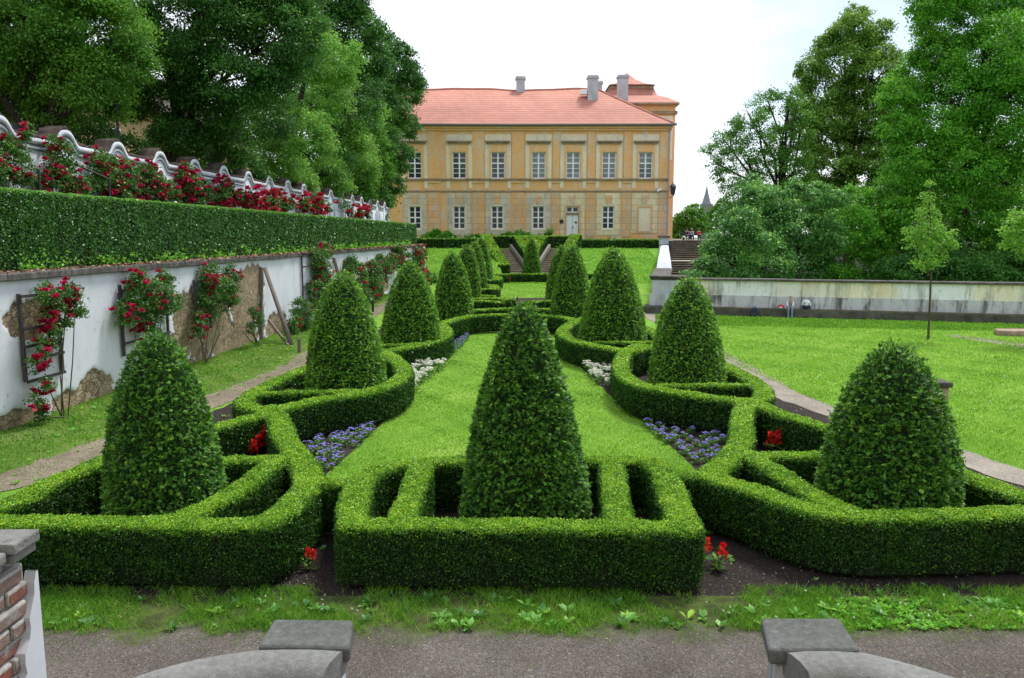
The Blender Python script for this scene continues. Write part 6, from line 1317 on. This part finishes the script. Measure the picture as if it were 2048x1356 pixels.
tag(np_mesh('soil_crumbs', V, F, M['pebble'], None, {'rnd': np.repeat(rng.random(np_)**2*0.9, 4)}), kind='stuff')

# ------------------------------------------------------------------ near balustrades and the brick pillar
CT = 1.02
def balustrade(label, corners, path, hw_):
    "post with square slab cap, and a rounded parapet running off it"
    c = np.mean([G(*q, CT) for q in corners], 0); root = thing('balustrade', label, 'balustrade', (c[0], c[1], 0))
    pl = [tuple(G(*q, CT)[:2]) for q in corners]
    ctr = np.mean(pl, 0); ins = [tuple(ctr+(np.array(q)-ctr)*0.80) for q in pl]
    m = MB(); m.prism(ins, -0.02, CT-0.13); m.build('post', M['right_plinth'], root, bevel=0.015)
    bm = bmesh.new(); vs = []
    m = MB(); m.prism(pl, CT-0.11, CT); m.build('cap', M['cap_grey'], root, bevel=0.028, seg=3)
    p = smooth_line(np.array([G(*q, CT-0.015) for q in path]), 8); p[:, 2] = CT-0.015
    prof = [(hw_, -0.17), (hw_+0.02, -0.11), (hw_+0.005, -0.055), (hw_*0.75, -0.015), (hw_*0.35, 0.0), (-hw_*0.35, 0.0), (-hw_*0.75, -0.015), (-hw_-0.005, -0.055), (-hw_-0.02, -0.11), (-hw_, -0.17)]
    def side(i):
        t = p[min(i+1, len(p)-1)]-p[max(i-1, 0)]; t = t/np.linalg.norm(t[:2]); return (t[1], -t[0])
    k = int(len(p)*0.55)
    for a, b in ((0, k), (k, len(p)-1)):
        m = MB(); m.sweep([tuple(q) for q in p[a:b+1]], prof, lambda i, a=a: side(i+a)); o = m.build('coping', M['grey_stone'], root, smooth=True)
        e = o.modifiers.new('edges', 'EDGE_SPLIT'); e.split_angle = R(50)
    m = MB(); m.sweep([tuple(q) for q in p], [(hw_-0.07, -1.0), (hw_-0.07, -0.172), (-hw_+0.07, -0.172), (-hw_+0.07, -1.0)], side); m.build('parapet', M['right_plinth'], root)
balustrade('left stone parapet with rounded coping and square capped post in the gravel', [(548,1236),(707,1238),(700,1294),(514,1291)], [(668,1317),(625,1311),(555,1312),(470,1320),(380,1337),(280,1367),(150,1425)], 0.15)
balustrade('right stone parapet with rounded coping and square capped post in the gravel', [(1522,1234),(1680,1234),(1722,1298),(1538,1298)], [(1592,1317),(1640,1310),(1705,1315),(1790,1334),(1880,1361),(1990,1400),(2120,1455)], 0.15)
def brick_mat():
    m, t, b = new_mat('old_brick'); co = t.nodes.new("ShaderNodeTexCoord"); sx = t.nodes.new("ShaderNodeSeparateXYZ"); cx = t.nodes.new("ShaderNodeCombineXYZ"); ad = t.nodes.new("ShaderNodeMath")
    t.links.new(co.outputs['Object'], sx.inputs[0]); t.links.new(sx.outputs[0], ad.inputs[0]); t.links.new(sx.outputs[1], ad.inputs[1]); t.links.new(ad.outputs[0], cx.inputs[0]); t.links.new(sx.outputs[2], cx.inputs[1])
    nd = noise(t, 9, 4, 0.6); vm = t.nodes.new("ShaderNodeVectorMath"); vm.operation = 'MULTIPLY_ADD'; vm.inputs[1].default_value = (0.016,0.016,0); t.links.new(nd.outputs['Color'], vm.inputs[0]); t.links.new(cx.outputs[0], vm.inputs[2])
    bk = t.nodes.new("ShaderNodeTexBrick"); bk.inputs['Scale'].default_value = 1; bk.inputs['Brick Width'].default_value = 0.26; bk.inputs['Row Height'].default_value = 0.080; bk.inputs['Mortar Size'].default_value = 0.012; bk.inputs['Mortar Smooth'].default_value = 0.3
    bk.inputs['Color1'].default_value = (0.24,0.075,0.05,1); bk.inputs['Color2'].default_value = (0.25,0.19,0.16,1); bk.inputs['Mortar'].default_value = (0.44,0.42,0.40,1); t.links.new(vm.outputs[0], bk.inputs['Vector'])
    n = noise(t, 22, 8, 0.75); r_ = ramp(t, [(0.3, (0.6,0.6,0.6)), (0.65, (1.15,1.15,1.15))]); t.links.new(n.outputs['Fac'], r_.inputs['Fac'])
    n2 = noise(t, 7, 6, 0.7); r2 = ramp(t, [(0.52, (0,0,0)), (0.62, (1,1,1))]); t.links.new(n2.outputs['Fac'], r2.inputs['Fac'])
    t.links.new(mixc(t, r2.outputs['Color'], mixc(t, 1.0, bk.outputs['Color'], r_.outputs['Color'], 'MULTIPLY'), (0.27,0.26,0.245)), b.inputs['Base Color']); b.inputs['Roughness'].default_value = 0.95
    mu = t.nodes.new("ShaderNodeMath"); mu.operation = 'SUBTRACT'; t.links.new(n.outputs['Fac'], mu.inputs[0]); t.links.new(bk.outputs['Fac'], mu.inputs[1]); bump(t, b, mu.outputs[0], 0.8, 0.015); return m
M['brick'] = brick_mat()
def pillar():
    zc = 2.15; q = G(80, 1057, zc); xr, Yb = q[0], q[1]; Yf = 3.30; xs = xr-0.045
    root = thing('brick_pillar', 'crumbling brick pillar with grey slab cap and white plaster edge at the left corner', 'pillar', (xr-0.3, Yf, 0))
    m = MB(); m.box(xs-0.8, xs-0.03, 1.9, Yb-0.03, -0.02, zc-0.15)
    z = zc-0.15; k = 0
    while z > 0.9:
        y = 1.9+(0.13 if k % 2 else 0.0)
        while y < Yb-0.06:
            L_ = 0.255; y2 = min(y+L_, Yb-0.035); m.box(xs-0.12, xs+rng.uniform(-0.022, 0.004), y+0.006, y2-0.006, z-0.072+rng.uniform(-0.003, 0.003), z-0.003); y = y2
            if y2 >= Yb-0.04: break
        z -= 0.080; k += 1
    m.build('brickwork', M['brick'], root, bevel=0.010)
    m = MB(); m.box(xr-0.9, xr, Yf, Yb, zc-0.055, zc).box(xr-0.9, xr-0.016, Yf+0.01, Yb-0.01, zc-0.10, zc-0.057); m.build('cap', M['grey_stone'], root, bevel=0.010)
    m = MB(); m.box(xr-0.9, xr-0.03, 1.9, Yf-0.006, zc-0.085, zc-0.03).box(xr-0.9, xr-0.05, 1.9, Yf-0.008, zc-0.125, zc-0.087); m.build('coping', M['grey_stone'], root, bevel=0.014)
    V = []; F = []; n = 40
    for k in range(n+1):
        z = (zc-0.20)*(1-k/n); t = k/n; wd = 0.02+0.62*t+0.012*math.sin(k*1.9)+0.008*math.sin(k*4.7)
        V += [(xs+0.022, Yb-0.005, z), (xs+0.022, Yb-wd, z), (xs-0.03, Yb-wd, z), (xs-0.03, Yb-0.005, z)]
    for k in range(n):
        for c_ in range(4): F.append((k*4+c_, k*4+(c_+1) % 4, k*4+4+(c_+1) % 4, k*4+4+c_))
    MB().add(V, F).build('plaster_edge', M['white_render'], root)
pillar()
# weathered stone post behind the nearest right cone, and stones edging the lawn
c = G(1868, 858); root = thing('stone_post', 'weathered sandstone post half hidden behind the nearest right cone', 'post', (c[0], c[1], 0))
M['sandstone'] = nmat('red_sandstone', [(0.3, (0.26,0.17,0.13)), (0.7, (0.46,0.33,0.27))], 5, 0.9, 0.6)
m = MB(); m.box(c[0]-0.24, c[0]+0.24, c[1]-0.24, c[1]+0.24, -0.02, 0.22).box(c[0]-0.15, c[0]+0.15, c[1]-0.15, c[1]+0.15, 0.22, 0.80); m.build('shaft', M['sandstone'], root, bevel=0.03)
m = MB(); m.box(c[0]-0.20, c[0]+0.19, c[1]-0.2, c[1]+0.2, 0.80, 0.90); m.build('cap', M['ledge'], root, bevel=0.03)
c = G(2030, 670); root = thing('stone_slab', 'long rough stone slab lying at the right edge of the lawn', 'stone', c)
m = MB(); m.prism([(c[0]-0.75,c[1]-0.25),(c[0]-0.3,c[1]-0.38),(c[0]+1.6,c[1]-0.3),(c[0]+1.7,c[1]+0.3),(c[0]-0.6,c[1]+0.3)], -0.02, 0.20); m.build('slab', M['sandstone'], root, bevel=0.06)
# ------------------------------------------------------------------ people and bags
def skin_mesh(verts, edges, radii, sub=2, root_i=0):
    me = bpy.data.meshes.new('tmp'); me.from_pydata([tuple(v) for v in verts], edges, []); o = bpy.data.objects.new('tmp', me); COL.objects.link(o)
    md = o.modifiers.new('s', 'SKIN'); 
    if not me.skin_vertices: 
        me.skin_vertices and None
    bm = bmesh.new(); bm.from_mesh(me); ly = bm.verts.layers.skin.verify(); bm.verts.ensure_lookup_table()
    for i, r_ in enumerate(radii): bm.verts[i][ly].radius = (r_, r_) if not hasattr(r_, '__len__') else r_
    bm.verts[root_i][ly].use_root = True; bm.to_mesh(me); bm.free()
    ss = o.modifiers.new('u', 'SUBSURF'); ss.levels = sub; ss.render_levels = sub
    dg = bpy.context.evaluated_depsgraph_get(); res = bpy.data.meshes.new_from_object(o.evaluated_get(dg)); bpy.data.objects.remove(o); return res
def person(label, loc, s_, colours, face=0.0, arms='lap', sit=True, group=None):
    "seated figure; local frame: faces -y, seat height 0.42 of a 1.2 m child scaled by s_"
    root = thing('person', label, 'person', loc, group, rz=face); root.scale = (s_, s_, s_)
    hip, knee, ank = 0.44, 0.45, 0.07
    J = {'pel': (0,0,hip), 'wai': (0,0.01,0.56), 'che': (0,-0.01,0.70), 'nec': (0,-0.02,0.80), 'nk2': (0,-0.03,0.84), 'hea': (0,-0.045,0.90), 'cro': (0,-0.04,0.985)}
    rd = {'pel': .095, 'wai': .085, 'che': .095, 'nec': .045, 'nk2': .038, 'hea': .088, 'cro': .064}
    E = [('pel','wai'),('wai','che'),('che','nec'),('nec','nk2'),('nk2','hea'),('hea','cro')]
    for sx, t in ((-1,'l'), (1,'r')):
        J['sh'+t] = (sx*0.115,-0.01,0.755); J['el'+t] = (sx*0.135,-0.06,0.60); J['wr'+t] = (sx*0.10,-0.19,0.53); J['pa'+t] = (sx*0.075,-0.235,0.525)
        J['hi'+t] = (sx*0.075,-0.03,hip); J['kn'+t] = (sx*0.085,-0.27,knee); J['an'+t] = (sx*0.08,-0.30,ank+0.02); J['to'+t] = (sx*0.085,-0.41,0.035)
        rd.update({'sh'+t:.042,'el'+t:.032,'wr'+t:.022,'pa'+t:.026,'hi'+t:.072,'kn'+t:.05,'an'+t:.032,'to'+t:.026})
        E += [('che','sh'+t),('sh'+t,'el'+t),('el'+t,'wr'+t),('wr'+t,'pa'+t),('pel','hi'+t),('hi'+t,'kn'+t),('kn'+t,'an'+t),('an'+t,'to'+t)]
        for k, (fx, ln) in enumerate(((-0.018,.040),(-0.006,.048),(0.006,.046),(0.018,.036))):
            J[f'f{k}a'+t] = (sx*(0.070)+fx, -0.262,0.522); J[f'f{k}b'+t] = (sx*0.068+fx*1.1,-0.262-ln*0.75,0.508); rd[f'f{k}a'+t] = .0085; rd[f'f{k}b'+t] = .0065; E += [('pa'+t,f'f{k}a'+t),(f'f{k}a'+t,f'f{k}b'+t)]
        J['tha'+t] = (sx*0.045,-0.245,0.530); J['thb'+t] = (sx*0.030,-0.268,0.520); rd['tha'+t] = .010; rd['thb'+t] = .007; E += [('pa'+t,'tha'+t),('tha'+t,'thb'+t)]
    J['nos'] = (0,-0.135,0.895); rd['nos'] = .012; E.append(('hea','nos'))
    def sub_mesh(names, extra, name, mat, edges=None):
        keys = [k for k in J if k in names]; ix = {k: i for i, k in enumerate(keys)}
        ed = [(ix[a], ix[b]) for a, b in E if a in ix and b in ix]
        me = skin_mesh([J[k] for k in keys], ed, [rd[k]+extra for k in keys], 1 if len(keys) > 12 and extra == 0 else 2)
        o = link(name, me, mat, root, True); return o
    sub_mesh(set(J), 0.0, 'body', M['skin'])
    sub_mesh({'pel','wai','che','nec'}, 0.014, 'shirt', colours[0])
    for t in 'lr':
        sub_mesh({'sh'+t,'el'+t,'wr'+t}, 0.011, 'sleeve', colours[3] if len(colours) > 3 else colours[0])
        sub_mesh({'hi'+t,'kn'+t,'an'+t}, 0.012, 'trouser_leg', colours[1])
        sub_mesh({'an'+t,'to'+t}, 0.012, 'shoe', colours[2])
    m = MB(); cx, cy, cz = 0, -0.035, 0.935; V = []; F = []; na, nb = 16, 8
    for j in range(nb+1):
        el = -0.35+(math.pi/2+0.35)*j/nb
        for i in range(na):
            a = 2*math.pi*i/na; rr = 0.100; cut = 0.35 if math.sin(a) < -0.35 else 0.0; e2 = max(el, cut); V.append((cx+rr*math.cos(a)*math.cos(e2), cy+rr*1.08*math.sin(a)*math.cos(e2), cz+0.088*math.sin(e2)))
    F = [(j*na+i, j*na+(i+1)%na, (j+1)*na+(i+1)%na, (j+1)*na+i) for j in range(nb) for i in range(na)]
    m.add(V, F).build('hair', M['hair'] if len(colours) < 5 else colours[4], root, smooth=True, world=False)
    for sx in (-1, 1):
        m = MB(); m.lathe((sx*0.028,-0.125,0.912), [(0.003,-0.007),(0.008,-0.003),(0.008,0.003),(0.003,0.007)], 8); m.build('eye', M['iron'], root, world=False)
    m = MB(); m.box(-0.02,0.02,-0.125,-0.117,0.866,0.872); m.build('mouth', flat('lip', (0.4,0.15,0.13)), root, world=False)
    return root
M['skin'] = flat('skin', (0.60,0.38,0.28), 0.6); M['hair'] = flat('fair_hair', (0.42,0.27,0.12), 0.7)
GR, WH, JE, BLU, RED, DK, NAV = flat('grey_jersey', (0.22,0.24,0.28), 0.9), flat('white_cloth', (0.72,0.73,0.78), 0.9), flat('pale_jeans', (0.20,0.24,0.33), 0.9), flat('blue_shoe', (0.10,0.32,0.62), 0.6), flat('red_cloth', (0.62,0.025,0.02), 0.9), flat('dark_cloth', (0.04,0.045,0.06), 0.9), flat('navy_fabric', (0.022,0.028,0.055), 0.8)
ang = math.atan2(RN[1], RN[0])+math.pi/2
def seat(px, out, z): 
    d = ray(px, 620); A = np.array([[d[0], -RD[0]], [d[1], -RD[1]]]); t, s_ = np.linalg.solve(A, (RC+RN*out)[:2]); return RW(s_, out, z)
q = seat(1580, -0.16, -0.085); q[2] = 0.0
person('child in grey and white top, pale jeans and blue shoes sitting on the wall ledge', q, 0.92, [GR, JE, BLU, WH], face=ang)
def backpack(label, px, out, z, s_, mat, mat2):
    q = seat(px, out, z); root = thing('backpack', label, 'backpack', q, rz=ang); root.scale = (s_, s_, s_)
    V = []; F = []; na = 14; prof = [(0.15,0.10,0.0),(0.20,0.13,0.04),(0.205,0.135,0.16),(0.19,0.125,0.30),(0.15,0.10,0.40),(0.08,0.06,0.455),(0.02,0.02,0.47)]
    for a_, b_, z_ in prof:
        for i in range(na):
            t = 2*math.pi*i/na; c_, s2 = math.cos(t), math.sin(t); V.append((a_*np.sign(c_)*abs(c_)**0.6, b_*np.sign(s2)*abs(s2)**0.6, z_))
    F = [(j*na+i, j*na+(i+1)%na, (j+1)*na+(i+1)%na, (j+1)*na+i) for j in range(len(prof)-1) for i in range(na)]+[tuple(range(na))[::-1]]
    MB().add(V, F).build('bag', mat, root, smooth=True, world=False)
    m = MB(); m.box(-0.12,0.12,-0.19,-0.11,0.05,0.22); m.build('front_pocket', mat2, root, bevel=0.03, world=False)
    for sx in (-1, 1):
        m = MB(); m.tube([(sx*0.09,-0.10,0.42),(sx*0.13,-0.17,0.30),(sx*0.14,-0.16,0.10)], 0.018, 6); m.build('strap', mat2, root, world=False)
    m = MB(); m.tube([(-0.04,0,0.46),(-0.03,0,0.52),(0.03,0,0.52),(0.04,0,0.46)], 0.012, 6); m.build('handle', mat2, root, world=False); return q
backpack('dark navy backpack standing on the grass against the ledge', 1509, 0.20, 0.0, 0.92, NAV, DK)
q = backpack('navy backpack on the ledge half covered by a white jacket', 1612, -0.24, 0.355, 0.80, flat('blue_grey_fabric', (0.07,0.085,0.16), 0.85), NAV)
root = thing('jacket', 'white jacket thrown over the backpack on the ledge', 'jacket', q+np.array((0, 0, 0.0)), rz=ang)
V = []; F = []; na, nb = 22, 9
for j in range(nb+1):
    f = j/nb
    for i in range(na):
        t = 2*math.pi*i/na; wob = 0.018*math.sin(5*t+3*f)+0.012*math.sin(9*t-2*f); fr = 1+0.35*max(0, math.sin(t+0.6)); V.append(((0.025+0.165*min(1, f*1.5)**0.7+wob)*math.cos(t), (0.02+0.125*min(1, f*1.5)**0.7+wob)*math.sin(t), 0.41-0.24*f**1.6*fr+0.01*math.sin(7*t)))
F = [(j*na+i, j*na+(i+1)%na, (j+1)*na+(i+1)%na, (j+1)*na+i) for j in range(nb) for i in range(na)]+[tuple(range(na))]
MB().add(V, F).build('cloth', WH, root, smooth=True, world=False)
q = seat(1561, -0.22, 0.355); root = thing('bag', 'red and white bag lying on the ledge beside the child', 'bag', q, rz=ang)
m = MB(); m.add([(-0.21,-0.10,0),(0.21,-0.10,0),(0.23,0.10,0),(-0.2,0.10,0),(-0.15,-0.05,0.20),(0.13,-0.07,0.17),(0.15,0.06,0.21),(-0.12,0.06,0.18)], [(0,3,2,1),(4,5,6,7),(0,1,5,4),(1,2,6,5),(2,3,7,6),(3,0,4,7)]); o = m.build('body', RED, root, smooth=True, world=False); ss = o.modifiers.new('s', 'SUBSURF'); ss.levels = 2; ss.render_levels = 2
m = MB(); m.box(-0.07,0.08,-0.095,-0.06,0.02,0.09); m.build('label_patch', WH, root, bevel=0.01, world=False)
for lb, px, dz, cols in [('person in a red shirt sitting at the top of the brown stairway', 1397, 0, [RED, DK, DK, RED, DK]), ('person in dark clothes sitting at the top of the brown stairway', 1374, 0, [DK, DK, DK, DK, DK]), ('person in a pale purple top sitting at the top of the brown stairway', 1383, 0, [flat('lilac_cloth', (0.35,0.32,0.45), 0.9), DK, DK])]:
    c = P(px, 478, 71); person(lb, (c[0], 71, 3.05), 1.12, cols)
c = P(1386, 480, 71.2); root = thing('bench', 'dark park bench under the seated people at the top of the stairway', 'bench', (c[0], 71.2, 3.05))
m = MB(); m.box(c[0]-1.0, c[0]+1.0, 70.95, 71.35, 3.38, 3.43); m.build('seat', M['wood_dark'], root)
m = MB(); m.box(c[0]-1.0, c[0]+1.0, 71.36, 71.40, 3.55, 3.9); m.build('backrest', M['wood_dark'], root)
for dx in (-0.9, 0.82):
    m = MB(); m.box(c[0]+dx, c[0]+dx+0.08, 70.98, 71.38, 3.05, 3.38); m.build('leg', M['iron'], root)

# ------------------------------------------------------------------ unseen house added behind the camera to shade the near beds
root = thing('garden_house', 'pale garden house on whose steps the view is taken, behind the viewer', 'house', (0, -8, 0))
m = MB(); m.box(-15, 15, -14, -4.5, 0, 9.5); m.build('wall', M['cream'], root)
m = MB(); m.add([(-15.5,-14.5,9.5),(15.5,-14.5,9.5),(15.5,-4.0,9.5),(-15.5,-4.0,9.5),(-11,-9.2,13.5),(11,-9.2,13.5)], [(0,1,5,4),(2,3,4,5),(0,4,3),(1,2,5),(0,3,2,1)]); m.build('roof', M['tile_old'], root)
for k in range(6):
    x = -12.5+k*5; f = MB(); f.box(x-0.6, x+0.6, -4.52, -4.42, 3.2, 5.6); fo = f.build('window', M['white_paint'], root)
    g = MB(); g.box(x-0.5, x+0.5, -4.43, -4.40, 3.3, 5.5); g.build('pane', M['glass'], fo)
